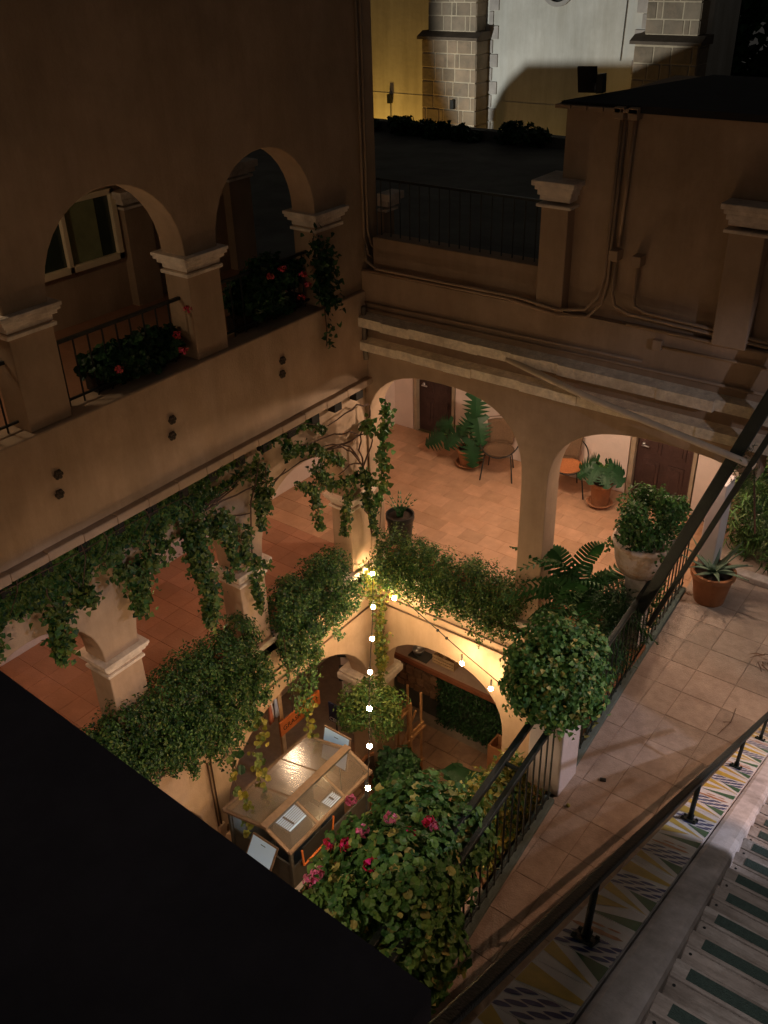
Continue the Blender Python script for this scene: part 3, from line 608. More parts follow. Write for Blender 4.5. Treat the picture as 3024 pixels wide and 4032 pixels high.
TT=thing('tall_tree','tall dark tree standing behind the right end of the church','tree',(-8.2,31.5,-3.8))
P,N=blob((-9.6,31.5,4.5),(2.0,.9,5.2),6500,70,97,.4); leaves('crown',P,N,.26,'ivy',L_DEEP,TT)
P,N=blob((-6.6,31.5,4.2),(2.0,.9,5.2),5200,60,98,.4); leaves('crown',P,N,.26,'ivy',L_DEEP,TT)
b=MB(); b.tube([(-8.2,31.5,-3.8),(-9.0,31.5,1),(-9.4,31.5,6)],.22,8,r1=.08); build('trunk',b,BARK,TT)
# dark shrubs on the far roof edge
for i,(x,z,R,lab) in enumerate(((-13.78,3.72,.22,'small dark shrub on the roof edge beside the ochre building'),(-12.75,3.72,.42,'dark shrub on the roof edge below the yellow church wall'),(-12.05,3.68,.45,'broad dark shrub on the roof edge below the stone buttress'),(-11.2,3.68,.40,'low dark shrub on the roof edge right of the buttress'),(-9.9,3.72,.55,'dark mass of shrub on the roof edge left of the terrace house'))):
    t=thing('roof_shrub',lab,'shrub',(x,17.6,3.58),'shrubs along the far roof edge')
    P,N=blob((x,17.6,z+.05),(R*1.1,.3,R*.55),900,14,i+40); leaves('foliage',P,N,.09,'ivy',L_DEEP,t)
    b=MB(); b.tube([(x,17.6,3.58),(x+.03,17.6,z+.1)],.02,5); build('stem',b,BARK,t)
b=MB(); b.box(-14.5,-4.4,17.75,18.0,3.601,3.80); build('roof_kerb',b,ROOFD,ro)
# dark panel aerial on the terrace house roof
AE=thing('roof_panel','flat dark square panel on a stub post standing on the terrace house roof','panel',(-4.28,8.9,5.93))
b=MB(); b.obox((-4.345,8.95,6.03),(.10,0,.004),(.004,.02,-.115),(0,.012,.004)); build('panel',b,BLACKR,AE,bevel=.006)
b=MB(); b.obox((-4.215,8.98,6.0),(.035,0,.004),(0,.04,0),(-.004,0,.085)); build('post_box',b,IRON,AE,bevel=.004)
b=MB(); b.tube([(-4.26,8.95,5.93),(-4.255,8.95,6.1)],.008,5); build('mast',b,STEEL,AE)
# ================================================================== COURTYARD: FOOD CART
CT=thing('food_cart','wooden food cart with a ribbed glass pitched roof in the courtyard','cart',(-5.85,5.65,-3.8))
GLASS=bpy.data.materials.new('ribbed_roof_glass'); GLASS.use_nodes=True
n=GLASS.node_tree; pb=n.nodes['Principled BSDF']; pb.inputs['Base Color'].default_value=(.80,.80,.74,1); pb.inputs['Roughness'].default_value=.22; pb.inputs['Transmission Weight'].default_value=.0; pb.inputs['Specular IOR Level'].default_value=.7
wv=n.nodes.new('ShaderNodeTexNoise'); wv.inputs['Scale'].default_value=3.2; wv.inputs['Distortion'].default_value=1.5; gp=n.nodes.new('ShaderNodeNewGeometry'); mp=n.nodes.new('ShaderNodeMapping'); mp.inputs['Scale'].default_value=(.5,7.0,1); mp.inputs['Rotation'].default_value=(0,0,.5); n.links.new(gp.outputs['Position'],mp.inputs['Vector']); n.links.new(mp.outputs['Vector'],wv.inputs['Vector']); bp=n.nodes.new('ShaderNodeBump'); bp.inputs['Strength'].default_value=.07; bp.inputs['Distance'].default_value=.03; n.links.new(wv.outputs['Fac'],bp.inputs['Height']); n.links.new(bp.outputs['Normal'],pb.inputs['Normal'])
tr=n.nodes.new('ShaderNodeBsdfTransparent'); tr.inputs['Color'].default_value=(.82,.80,.74,1); gl=n.nodes.new('ShaderNodeBsdfGlossy'); gl.inputs['Roughness'].default_value=.24; gl.inputs['Color'].default_value=(.8,.8,.8,1); n.links.new(bp.outputs['Normal'],gl.inputs['Normal'])
fr=n.nodes.new('ShaderNodeFresnel'); fr.inputs['IOR'].default_value=1.6; ad=n.nodes.new('ShaderNodeMath'); ad.operation='MULTIPLY'; ad.inputs[1].default_value=.55; n.links.new(fr.outputs['Fac'],ad.inputs[0])
ms=n.nodes.new('ShaderNodeMixShader'); n.links.new(ad.outputs[0],ms.inputs['Fac']); n.links.new(tr.outputs['BSDF'],ms.inputs[1]); n.links.new(gl.outputs['BSDF'],ms.inputs[2]); df=n.nodes.new('ShaderNodeBsdfDiffuse'); df.inputs['Color'].default_value=(.15,.125,.105,1); m2=n.nodes.new('ShaderNodeMixShader'); m2.inputs['Fac'].default_value=.46; n.links.new(ms.outputs['Shader'],m2.inputs[1]); n.links.new(df.outputs['BSDF'],m2.inputs[2]); n.links.new(m2.outputs['Shader'],n.nodes['Material Output'].inputs['Surface'])
CWOOD=mat('weathered_cart_wood',(.17,.115,.08),.8,.2,14,.3); RXc,zr,ze=-5.67,-1.42,-1.60; x0,x1,y0,y1=-6.36,-5.30,4.90,6.39
for q in ((x0+.05,x0+.07,y0+.05,y1-.05,-2.71,ze-.04),(x1-.07,x1-.05,y0+.05,y1-.05,-2.71,-2.0),(x0+.07,x1-.07,y0+.05,y0+.07,-2.71,-1.95)): b=MB(); b.box(*q); build('side_board',b,DARKB,CT)
for (xa,za) in ((x0,ze),(x1,ze)):
    ny=3
    for i in range(ny):
        a=y0+(y1-y0)*i/ny+.012; c=y0+(y1-y0)*(i+1)/ny-.012
        b=MB(); V=[]; 
        k=13
        for j in range(k):
            y=a+(c-a)*j/(k-1); dz=.0; V+=[(RXc,y,zr+dz),(xa,y,za+dz)]
        b.add(V,[(2*j,2*j+1,2*j+3,2*j+2) for j in range(k-1)]); build('roof_pane',b,GLASS,CT)
    for i in range(ny+1):
        y=y0+(y1-y0)*i/ny; b=MB(); b.beam((RXc,y,zr-.02),(xa,y,za-.02),.05,.03); build('rafter',b,CWOOD,CT,bevel=.003)
    b=MB(); b.beam((xa,y0-.02,za-.01),(xa,y1+.02,za-.01),.035,.04); build('eave_board',b,CWOOD,CT,bevel=.003)
b=MB(); b.beam((RXc,y0-.03,zr+.005),(RXc,y1+.03,zr+.005),.10,.03); build('ridge_board',b,CWOOD,CT,bevel=.004)
b=MB(); b.beam((RXc+.045,y0,zr+.0),(RXc+.045,y1,zr+.0),.014,.03); build('ridge_trim',b,DARKB,CT)
for xx in (x0+.04,x1-.04):
    for yy in (y0+.04,y1-.04):
        b=MB(); b.box(xx-.02,xx+.02,yy-.02,yy+.02,-3.55,ze-.03); build('corner_post',b,DARKB,CT,bevel=.003)
b=MB(); b.box(x0+.04,x1-.03,y0+.03,y1-.06,-3.5,-2.75); build('cabinet',b,DARKB,CT,bevel=.01)
b=MB(); b.box(x0+.02,x1-.02,y0+.03,y1-.03,-2.75,-2.71); build('worktop',b,DARKB,CT,bevel=.004)
LID_GLOW=emit('added_lid_glow',(.62,.82,1.0),.9)  # bright lids put in as emission; the coolers are no lamps
lamp('cart_strip_light',(-5.52,5.55,-1.93),2.2,(.70,.86,1.0),.06); lamp('cart_strip_light',(-6.15,5.15,-1.95),.8,(.8,.9,1.0),.05)
for k,(xx,yy,h) in enumerate(((-5.55,5.2,.16),(-5.56,5.72,.2),(-6.1,6.05,.14),(-6.0,5.15,.12))):
    b=MB(); b.box(xx-.13,xx+.13,yy-.15,yy+.15,-2.708,-2.708+h); build('steel_tray',b,[STEEL,DARKB][k%2],CT,bevel=.008)
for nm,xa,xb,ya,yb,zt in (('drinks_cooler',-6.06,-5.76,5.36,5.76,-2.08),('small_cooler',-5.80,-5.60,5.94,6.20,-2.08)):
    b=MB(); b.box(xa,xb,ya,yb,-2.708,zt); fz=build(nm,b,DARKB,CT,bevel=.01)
    q=MB(); q.box(xa+.03,xb-.03,ya+.03,yb-.03,zt+.001,zt+.006); build('glow_lid',q,LID_GLOW,fz)
    k=0; xx=xa+.03
    while xx<xb-.04:
        q=MB(); q.box(xx,xx+.010,ya+.02,yb-.02,zt+.007,zt+.02); build('grille_bar',q,STEEL,fz); xx+=.030
    q=MB(); q.box(xa+.06,xb-.06,ya+.12,ya+.145,zt+.021,zt+.03); build('handle',q,DARKB,fz)
PANEL=emit('added_board_glow',(.42,.62,.86),.10)  # bluish light on the boards put in as faint emission
def glow_board(c, hw, hz, tilt, label):
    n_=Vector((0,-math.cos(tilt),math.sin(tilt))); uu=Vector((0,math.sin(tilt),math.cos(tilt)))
    b=MB(); b.obox(c,(hw+.02,0,0),uu*(hz+.02),n_*.012); o=build('glow_board',b,CWOOD,CT,bevel=.003,label=label)
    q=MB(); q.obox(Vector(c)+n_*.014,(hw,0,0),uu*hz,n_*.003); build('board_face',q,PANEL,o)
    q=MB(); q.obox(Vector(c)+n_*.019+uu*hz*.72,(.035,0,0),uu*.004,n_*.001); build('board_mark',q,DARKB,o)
glow_board((-6.0,6.55,-1.75),.20,.23,.25,'pale blue board with added glow at the far end'); glow_board((-5.70,4.80,-1.86),.18,.18,.6,'pale blue board with added glow at the near end')
b=MB()
P=[(-5.265,5.62,-1.66),(-5.255,5.57,-1.93),(-5.255,5.05,-1.95),(-5.265,5.05,-1.70)]
for i in range(3): b.beam(P[i],P[i+1],.02,.02,up=(1,0,0))
bf=build('chalkboard',b,ORANGE,CT,bevel=.003); q=MB(); q.box(-5.275,-5.266,5.07,5.6,-1.93,-1.68); build('slate',q,mat('slate_black',(.015,.016,.016),.7,.1,5),bf)
for xx in (x0+.12,x1-.12):
    for yy in (y0+.25,y1-.25):
        b=MB(); k=16
        b.tube([(xx,yy+.2*math.cos(2*PI*i/k),-3.6+.2*math.sin(2*PI*i/k)) for i in range(k+1)],.022,6); w=build('wheel',b,IRON,CT)
        for i in range(6):
            q=MB(); q.tube([(xx,yy,-3.6),(xx,yy+.19*math.cos(i*PI/3),-3.6+.19*math.sin(i*PI/3))],.008,5); build('spoke',q,IRON,w)
# things beside the cart
BK=thing('side_table','small side table beside the near end of the food cart','table',(-6.42,4.9,-3.8))
b=MB(); b.box(-6.95,-6.38,4.55,5.25,-2.55,-2.52); build('table_top',b,WOOD,BK,bevel=.005)
for xx in (-6.92,-6.41):
    for yy in (4.58,5.22): b=MB(); b.box(xx-.02,xx+.02,yy-.02,yy+.02,-3.8,-2.55); build('leg',b,WOOD,BK)
b=MB(); b.lathe([(.11,0),(.14,.1),(.135,.2),(.12,.2),(.12,.02),(.0,.02)],(-6.80,5.16,-2.52),16); build('basket',b,mat('dark_wicker',(.10,.06,.035),.85,.3,60,.5,120),label='round dark wicker basket at the foot of the ochre wall',cat='basket',base=(-6.8,5.16,-2.52))
b=MB(); b.add([(-6.62,5.02,-2.515),(-6.48,5.10,-2.515),(-6.46,5.22,-2.50),(-6.60,5.25,-2.50),(-6.60,5.05,-2.36),(-6.49,5.11,-2.37),(-6.47,5.2,-2.35),(-6.58,5.22,-2.34)],[(0,3,2,1),(4,5,6,7),(0,1,5,4),(1,2,6,5),(2,3,7,6),(3,0,4,7)]); build('paper_bag',b,mat('kraft_paper',(.55,.38,.24),.8,.1,20),label='brown paper bag beside the dark wicker basket',cat='bag',base=(-6.5,5.1,-2.515))
# signs under the left arch
def text_obj(name,body,size,m,parent,loc,rot,ex=.002):
    c=bpy.data.curves.new(name,'FONT'); c.body=body; c.size=size; c.extrude=ex; c.materials.append(m)
    tmp=bpy.data.objects.new(name,c); COL.objects.link(tmp); me=bpy.data.meshes.new_from_object(tmp); bpy.data.objects.remove(tmp); me.materials.clear(); me.materials.append(m); o=bpy.data.objects.new(name,me); link(o,parent); o['kind']='stuff'; o.location=Vector(loc)-OFF.get(parent,Vector((0,0,0))); o.rotation_euler=rot; return o
INK=mat('burnt_lettering',(.06,.025,.01),.7,.1,9); INKW=mat('white_lettering',(.8,.8,.78),.6,.05,9)
SG=thing('hanging_sign','long orange wooden sign with dark letters hanging under the arch','sign',(-7.12,7.05,-2.13))
for yy,ww in ((6.93,.56),(7.36,.27)):
    b=MB(); b.box(-7.13,-7.10,yy-ww/2,yy+ww/2,-2.27,-2.02); build('board',b,ORANGE,SG,bevel=.006)
    b=MB(); b.tube([(-7.115,yy,-2.02),(-7.115,yy,-1.0)],.004,4); build('hanging_wire',b,IRON,SG)
text_obj('lettering','GRASK',.12,INK,SG,(-7.098,6.70,-2.19),(PI/2,0,PI/2)); text_obj('lettering','ART',.11,INK,SG,(-7.098,7.25,-2.19),(PI/2,0,PI/2))
SB=thing('blue_sign','dark blue sign with a row of white letters half hidden by the potted tree','sign',(-6.55,7.2,-2.0))
b=MB(); b.box(-6.67,-6.42,7.19,7.21,-2.12,-1.78); build('board',b,mat('navy_board',(.02,.025,.07),.5,.2,9),SB,bevel=.004)
text_obj('lettering','CELE',.088,INKW,SB,(-6.66,7.186,-2.10),(PI/2,0,0))
b=MB(); b.tube([(-6.545,7.2,-3.8),(-6.545,7.2,-2.12)],.012,6); build('stand',b,IRON,SB)
SP=thing('lamp_wall','pale partition with three black spotlights behind the corner column','partition',(-7.25,8.5,-3.8))
b=MB(); b.box(-7.52,-7.06,8.46,8.54,-3.8,-1.0); build('panel',b,PINK,SP,bevel=.006)
for x,z in ((-7.37,-2.10),(-7.35,-2.33),(-7.37,-2.58)):
    b=MB(); b.tube([(x,8.44,z),(x-.03,8.38,z-.02)],.022,6); b.tube([(x-.10,8.36,z-.035),(x+.03,8.40,z+.0)],.034,10); build('spotlight',b,IRON,SP,smooth=False)
b=MB(); b.tube([(-7.30,8.44,-1.95),(-7.28,8.43,-2.35),(-7.30,8.44,-2.55)],.008,5); build('cable',b,IRON,SP)
text_obj('lettering','wusi',.14,INKW,SP,(-7.45,8.452,-2.90),(PI/2,.1,0))
CLO=thing('hanging_cloths','white and blue cloths hanging on a hook under the arch','cloths',(-7.3,6.7,-1.7))
for i,(yy,c) in enumerate(((6.70,(.62,.60,.60)),(6.77,(.40,.46,.62)),(6.64,(.45,.16,.10)))):
    b=MB(); V=[]; k=7
    for s in range(5):
        for j in range(k): V.append((-7.3+.02*math.sin(j*2.2+i)+.02*i,yy-.045*(.4+.15*s)+.09*(.4+.15*s)*j/(k-1),-1.74-.085*s-(.012*math.sin(j*3+i))))
    b.add(V,[(s*k+j,s*k+j+1,(s+1)*k+j+1,(s+1)*k+j) for s in range(4) for j in range(k-1)])
    o=build('cloth',b,mat(['pale_cloth','blue_cloth','rust_cloth'][i],c,.9,.1,12),CLO,smooth=True); sm=o.modifiers.new('thick','SOLIDIFY'); sm.thickness=.006
b=MB(); b.tube([(-7.28,6.55,-1.73),(-7.28,6.85,-1.73)],.01,6); build('peg_rail',b,WOOD,CLO)
b=MB(); b.box(-7.36,-7.31,6.86,6.93,-3.8,-1.2); build('door_post',b,WOODL,label='pale wooden door post behind the orange hanging sign',cat='post',base=(-7.33,6.9,-3.8))
# ================================================================== BAR COUNTER
BR=thing('bar_counter','long bar with a timber edge and a leafy green front under the back arch','bar',(-5.9,9.8,-3.8))
b=MB(); b.box(-7.35,-4.7,9.52,10.25,-2.79,-2.75); build('worktop',b,mat('bar_top',(.40,.30,.25),.5,.12,7),BR,bevel=.004)
b=MB(); b.box(-7.36,-4.69,9.46,9.52,-2.82,-2.745); build('front_edge',b,mat('red_wood',(.26,.095,.05),.5,.2,8),BR,bevel=.006)
b=MB(); b.box(-7.3,-4.75,9.56,10.2,-3.8,-2.80); build('carcass',b,DARKB,BR)
P=np.stack([rng.uniform(-6.4,-4.72,5200),rng.uniform(9.45,9.57,5200),rng.uniform(-3.8,-2.84,5200)],1); leaves('green_front',P,np.tile([0,-1,.25],(5200,1)),.05,'lance',L_DEEP,BR)
for i in range(5):
    for j in range(3):
        w=.155; x=-7.2+i*.165+(.06 if j%2 else 0); z=-2.92-j*.15
        if x>-6.42+.03*j: continue
        q=MB(); q.box(x,x+w-.012,9.50-random.uniform(0,.03),9.56,z-.135,z-random.uniform(0,.02)); build('stone',q,mat('rubble_stone',(.20,.115,.07),.9,.25,9,.4,island=2),BR,bevel=.012)
b=MB(); b.box(-7.02,-6.66,9.56,9.80,-2.748,-2.735); build('bar_mat',b,DARKB,label='black rubber mat on the bar under the steel bowl',cat='mat',base=(-6.85,9.68,-2.748))
b=MB(); b.lathe([(.0,.0),(.07,.0),(.10,.07),(.105,.11),(.098,.11),(.09,.06),(.05,.02),(0,.02)],(-6.90,9.69,-2.734),18); o=build('steel_bowl',b,STEEL,smooth=True,label='shiny steel bowl on the black bar mat',cat='bowl',base=(-6.9,9.69,-2.734))
for k,(xx,lab) in enumerate(((-6.50,'slatted wooden crate on the bar beside the black mat'),(-6.29,'slatted wooden crate on the bar nearest the lit bulb'))):
    t=thing('wooden_crate',lab,'crate',(xx,9.75,-2.75),'slatted crates on the bar')
    for zz in (0,.06,.12):
        for (xa,xb,ya,yb) in ((xx-.10,xx+.10,9.65,9.662),(xx-.10,xx+.10,9.838,9.85),(xx-.10,xx-.088,9.662,9.838),(xx+.088,xx+.10,9.662,9.838)):
            q=MB(); q.box(xa,xb,ya,yb,-2.745+zz,-2.70+zz); build('slat',q,WOODL,t)
    q=MB(); q.box(xx-.095,xx+.095,9.655,9.845,-2.7495,-2.74); build('base',q,WOOD,t)
# ================================================================== EASELS, CRATES, POTS IN THE COURTYARD
def easel(x,y,lab,h=1.68,dx=.0):
    t=thing('easel',lab,'easel',(x,y,-3.8),'painting easels in the courtyard')
    for s in (-.13,.13): b=MB(); b.beam((x+dx*.3,y+s,-3.8),(x+dx,y+s,-3.8+h),.03,.03,up=(1,0,0)); build('upright',b,WOOD,t,bevel=.003)
    b=MB(); b.beam((x-.45,y,-3.8),(x+dx*.8,y,-3.8+h*.85),.028,.028,up=(0,1,0)); build('rear_leg',b,WOOD,t,bevel=.003)
    for z,w,d in ((.34,.30,.03),(1.02,.34,.05),(1.10,.30,.03)): b=MB(); b.box(x+.012,x+.012+d,y-w/2,y+w/2,-3.8+z,-3.8+z+.035); build('crossbar',b,WOOD,t,bevel=.003)
    for s in (-.13,.13): b=MB(); b.box(x-.05,x+.12,y+s-.03,y+s+.03,-3.8,-3.77); build('foot',b,WOOD,t)
easel(-5.94,8.26,'wooden easel standing free in the courtyard right of the column'); easel(-6.32,8.45,'wooden easel half hidden behind the corner column',1.5)
def pot_mb(x,y,z,r,h,taper=.72,rim=.02,n=22):
    return MB().lathe([(.001,0),(r*taper,0),(r*taper*1.02,.01),(r*.97,h*.82),(r*1.0,h*.84),(r+rim,h*.86),(r+rim,h),(r*.93,h),(r*.9,h*.86),(r*.88,h*.9),(.001,h*.9)],(x,y,z),n)
def pot(parent,x,y,z,r,h,m=CLAY,taper=.72,rim=.02,saucer=False):
    o=build('pot',pot_mb(x,y,z,r,h,taper,rim),m,parent,smooth=True)
    md=o.modifiers.new('e','EDGE_SPLIT'); md.split_angle=math.radians(40)
    b=MB(); b.lathe([(.001,h*.905),(r*.9,h*.905),(r*.9,h*.88)],(x,y,z),18); build('soil',b,SOIL,o)
    if saucer:
        b=MB(); b.lathe([(.001,.001),(r*taper+.05,.001),(r*taper+.075,.03),(r*taper+.06,.035),(r*taper+.04,.012)],(x,y,z),22); build('saucer',b,m,parent,smooth=True)
    return o
CRT=thing('clay_trough','square clay box on the courtyard floor by the leafy bar front','box',(-4.97,9.15,-3.8))
b=MB()
for (xa,xb,ya,yb) in ((-5.15,-4.8,9.0,9.03),(-5.15,-4.8,9.27,9.30),(-5.15,-5.12,9.03,9.27),(-4.83,-4.8,9.03,9.27)): b.box(xa,xb,ya,yb,-3.8,-3.2)
b.box(-5.14,-4.81,9.02,9.28,-3.8,-3.4); build('box',b,CLAY,CRT,bevel=.01)
b=MB(); b.prism([(-4.80,-3.2),(-4.72,-2.95),(-4.70,-3.2)],'y',9.1,9.16); build('handle',b,CLAY,CRT)
# potted tree
PT=thing('potted_tree','small round-headed tree in a pot before the corner column','tree',(-6.25,7.72,-3.8))
b=MB(); b.tube([(-6.38,7.85,-3.4),(-6.28,7.72,-2.9),(-6.20,7.55,-2.45),(-6.08,7.4,-1.9)],.035,8,r1=.02); build('trunk',b,mat('pale_bark',(.42,.33,.25),.9,.15,14,.4,40),PT,smooth=True)
for k in range(7):
    a=k*.9; b=MB(); b.tube([(-6.12,7.45,-2.0),(-6.08+.2*math.cos(a),7.4+.2*math.sin(a),-1.75),(-6.02+.36*math.cos(a),7.32+.36*math.sin(a),-1.55+.1*math.sin(3*a))],.012,5,r1=.004); build('limb',b,BARK,PT)
P,N=blob((-6.05,7.36,-1.66),(.50,.46,.42),5200,46,5,.3); leaves('crown',P,N,.052,'lance',[L_VINE,L_HEDGE],PT,p=[.55,.45])
pot(PT,-6.40,7.87,-3.8,.22,.42,CLAY)
YB=thing('yard_shrub','dark leafy potted shrub in front of the column foot','shrub',(-5.6,7.35,-3.8))
P,N=blob((-5.58,7.35,-2.62),(.36,.34,.42),2600,30,6); leaves('foliage',P,N,.075,'ivy',L_DEEP,YB)
b=MB(); b.tube([(-5.6,7.35,-3.4),(-5.58,7.33,-2.7)],.02,5); build('stem',b,BARK,YB); pot(YB,-5.62,7.35,-3.8,.30,.62,CLAY,.7,.03)
b=MB(); P0=Vector((-5.98,7.0,-3.1)); b.add([P0,P0+Vector((.10,.06,.02)),P0+Vector((.06,.10,-.22)),P0+Vector((-.05,.04,-.24)),P0+Vector((0,.02,.06)),P0+Vector((.10,.08,.06)),P0+Vector((.06,.12,-.2)),P0+Vector((-.05,.06,-.2))],[(0,1,2,3),(7,6,5,4),(0,4,5,1),(1,5,6,2),(2,6,7,3),(3,7,4,0)])
TP=thing('clay_shard_pot','tall narrow clay pot standing left of the potted shrub','pot',(-5.98,7.05,-3.8)); pot(TP,-5.98,7.05,-3.8,.085,.62,CLAY,.8,.01)
TA=thing('taro_plant','broad-leaved taro plant rising from the courtyard floor','plant',(-4.75,7.7,-3.8))
for (x,y,z,s,a) in ((-5.12,7.93,-2.80,.24,1.2),(-4.86,7.98,-2.76,.34,.2),(-4.90,7.85,-2.88,.22,2.6),(-4.98,7.90,-2.83,.16,2)):
    b=MB(); b.tube([(-4.75,7.7,-3.8),((x-4.75)/2-.02,(y+7.7)/2,z-.35),(x,y,z)],.010,5); build('stalk',b,L_DEEP,TA)
    b=MB(); V=[(x,y,z)]
    for i in range(16):
        t=2*PI*i/16; rr=s*(.62+.38*math.cos(t)**2)*(.45 if i==8 else 1); V.append((x+rr*math.cos(t+a),y+rr*.8*math.sin(t+a),z+.03*math.cos(2*t)-.06*abs(math.sin(t))))
    b.add(V,[(0,1+i,1+(i+1)%16) for i in range(16)]); build('leaf',b,L_MON,TA,smooth=True)
YS=thing('yellow_shrub','tall yellow-green shrub behind the near railing balusters','shrub',(-3.25,6.0,-3.8))
P,N=blob((-3.22,5.95,-.62),(.42,.66,.70),5200,46,9,.3); leaves('foliage',P,N,.075,'lance',[L_YEL,L_BUSH,L_EDGE],YS,p=[.5,.3,.2])
for k in range(5):
    b=MB(); a=k*1.3; b.tube([(-3.25,6.0,-3.8),(-3.25+.1*math.cos(a),6+.1*math.sin(a),-2.0),(-3.22+.25*math.cos(a),5.95+.4*math.sin(a),-.7)],.022,5,r1=.008); build('stem',b,BARK,YS)
# ================================================================== STRING LIGHTS
BULB=emit('glowing_bulb',(1.0,.66,.33),520.0)
def bulb(parent,x,y,z,power,drop=.0):
    b=MB(); b.tube([(x,y,z+.085+drop),(x,y,z+.03)],.012,8); s=build('socket',b,IRON,parent)
    b=MB(); b.ball((x,y,z),.028,6,sq=1.15); build('bulb',b,BULB,parent,smooth=True)
S1=thing('string_lights','string of round bulbs running from the courtyard corner towards the geraniums','string lights',(-6.46,8.02,.1))
B1=[(-6.46,8.02,-.01),(-6.15,7.63,-.19),(-5.86,7.22,-.31),(-5.58,6.81,-.43),(-5.28,6.40,-.55),(-4.98,6.01,-.67),(-4.69,5.60,-.80),(-4.40,5.18,-.91)]
path=[(-6.62,8.2,.02)]+[(x,y,z+.09) for x,y,z in B1]+[(-4.0,4.6,-.05)]
b=MB(); b.tube(path,.0065,5); build('wire',b,IRON,S1)
for i,(x,y,z) in enumerate(B1): bulb(S1,x,y,z,[9,8,5,4.5,4,4,4,2.5][i])
S2=thing('string_lights','string of bulbs slanting across the back wall from the corner to the round bush','string lights',(-6.1,8.0,-.1))
path=[(-6.5,8.15,.02),(-6.03,8.0,-.16),(-5.4,8.0,-.46),(-5.0,7.99,-.64),(-4.35,7.98,-.90),(-3.6,7.6,-.9),(-3.0,6.6,.9)]
b=MB(); b.tube(path,.0065,5); build('wire',b,IRON,S2)
for (x,z) in ((-5.39,-.47),(-5.25,-.535)):
    b=MB(); b.ball((x,8.0,z),.022,6); build('connector',b,IRON,S2)
for (x,y,z,pw) in ((-6.10,8.02,-.26,9),(-5.01,8.0,-.84,10),(-4.55,7.98,-1.02,8)): bulb(S2,x,y,z,pw,.06)
# ================================================================== GALLERY FURNITURE
CANE=mat('brown_cane',(.13,.08,.045),.8,.25,40,.5,160); CANEO=mat('orange_cane',(.42,.16,.06),.8,.2,40,.5,160)
def chair(loc, rz, label, seat_m):
    t=thing('round_chair',label,'chair',loc,'round wicker chairs in the back gallery')
    T=Matrix.Translation(loc)@Matrix.Rotation(rz,4,'Z'); tf=lambda q:tuple(T@Vector(q))
    b=MB(); k=28; b.tube([tf((.31*math.cos(2*PI*i/k),.05+.33*math.sin(2*PI*i/k),.60+.17*math.sin(2*PI*i/k))) for i in range(k+1)],.011,6); build('hoop',b,IRON,t)
    b=MB(); b.lathe([(.001,0),(.12,.004),(.20,.02),(.235,.045),(.24,.055),(.23,.065),(.19,.035),(.001,.018)],(0,0,0),22); b.v=[tf((v[0],v[1]-.03,v[2]+.40)) for v in b.v]; build('seat',b,seat_m,t,smooth=True)
    b=MB(); V=[]; n=9
    for j in range(7):
        s=j/6
        for i in range(n):
            a=-1+2*i/(n-1); w=.17+.07*s; V.append(tf((w*a,.20+.13*s-.05*a*a,.46+.36*s-.03*a*a*s)))
    b.add(V,[(j*n+i,j*n+i+1,(j+1)*n+i+1,(j+1)*n+i) for j in range(6) for i in range(n-1)]); o=build('backrest',b,CANE,t,smooth=True); o.modifiers.new('t','SOLIDIFY').thickness=.012
    b=MB(); b.tube([tf((-.17,.20,.46)),tf((-.25,.32,.82)),tf((0,.34,.86)),tf((.25,.32,.82)),tf((.17,.20,.46))],.010,6); b.tube([tf((-.17,.19,.47)),tf((.17,.19,.47))],.012,6); build('back_frame',b,CANE,t)
    for x,y,x2,y2 in ((-.20,-.16,-.25,-.25),(.20,-.16,.25,-.25),(-.16,.16,-.2,.26),(.16,.16,.2,.26)):
        b=MB(); b.tube([tf((x,y,.42)),tf((x2,y2,0))],.011,6); build('leg',b,IRON,t)
    return t
chair((-6.48,11.30,0),.38,'round wicker chair beside the tall monstera in its pot',CANE)
chair((-5.38,11.42,0),.55,'round chair with an orange seat half hidden behind the arch pier',CANEO)
chair((-3.02,11.30,0),-.4,'round chair hoop showing right of the second dark door',CANE)
def monstera_leaf(t,base,tip_dir,nrm,s,slits=True):
    """heart-shaped leaf with deep side slits and a folded midrib, one mesh"""
    b=MB(); d=Vector(tip_dir).normalized(); nn=Vector(nrm); nn=(nn-d*nn.dot(d)).normalized(); sd=d.cross(nn); o=Vector(base)
    def pt(u,v): return o+d*(v*s)+sd*(u*s)+nn*(-.35*abs(u)*s*.6-.25*v*v*s)
    for sg in (-1,1):
        k=15 if slits else 9; V=[pt(0,i/(k-1)) for i in range(k)]; 
        for i in range(k):
            v=i/(k-1); w=.52*math.sin(PI*min(1,(v*.86+.14)))**.75
            if i==k-1: w=0
            if slits and i%2==1 and 2<i<k-2: w*=.30
            V.append(pt(sg*w, v-.10*(1-v)-.02 if v<.2 else v-.06*(w>.3)))
        F=[(i,i+1,k+i+1,k+i) for i in range(k-1)]
        if sg<0: F=[q[::-1] for q in F]
        b.add(V,F)
    return build('leaf',b,L_MON,t,smooth=True)
def monstera(x,y,lab,leafs,stem_h,pr,ph):
    t=thing('monstera_plant',lab,'plant',(x,y,0)); pot(t,x,y,0.035,pr,ph,CLAY,.8,.015,True)
    for (lx,ly,lz,dx,dy,dz,s) in leafs:
        b=MB(); b.tube([(x,y,ph),(x+(lx-x)*.4,y+(ly-y)*.4,ph+(lz-ph)*.75+.08),(lx,ly,lz)],.010,5); build('stalk',b,L_HEDGE,t)
        monstera_leaf(t,(lx,ly,lz),(dx,dy,dz),(.45+random.uniform(-.35,.35),-.7,.75+random.uniform(-.4,.3)),s)
    return t
def mleaf(c,d,s):
    d=Vector(d).normalized(); return (c[0]-d.x*s*.5,c[1]-d.y*s*.5,c[2]-d.z*s*.5,d.x,d.y,d.z,s)
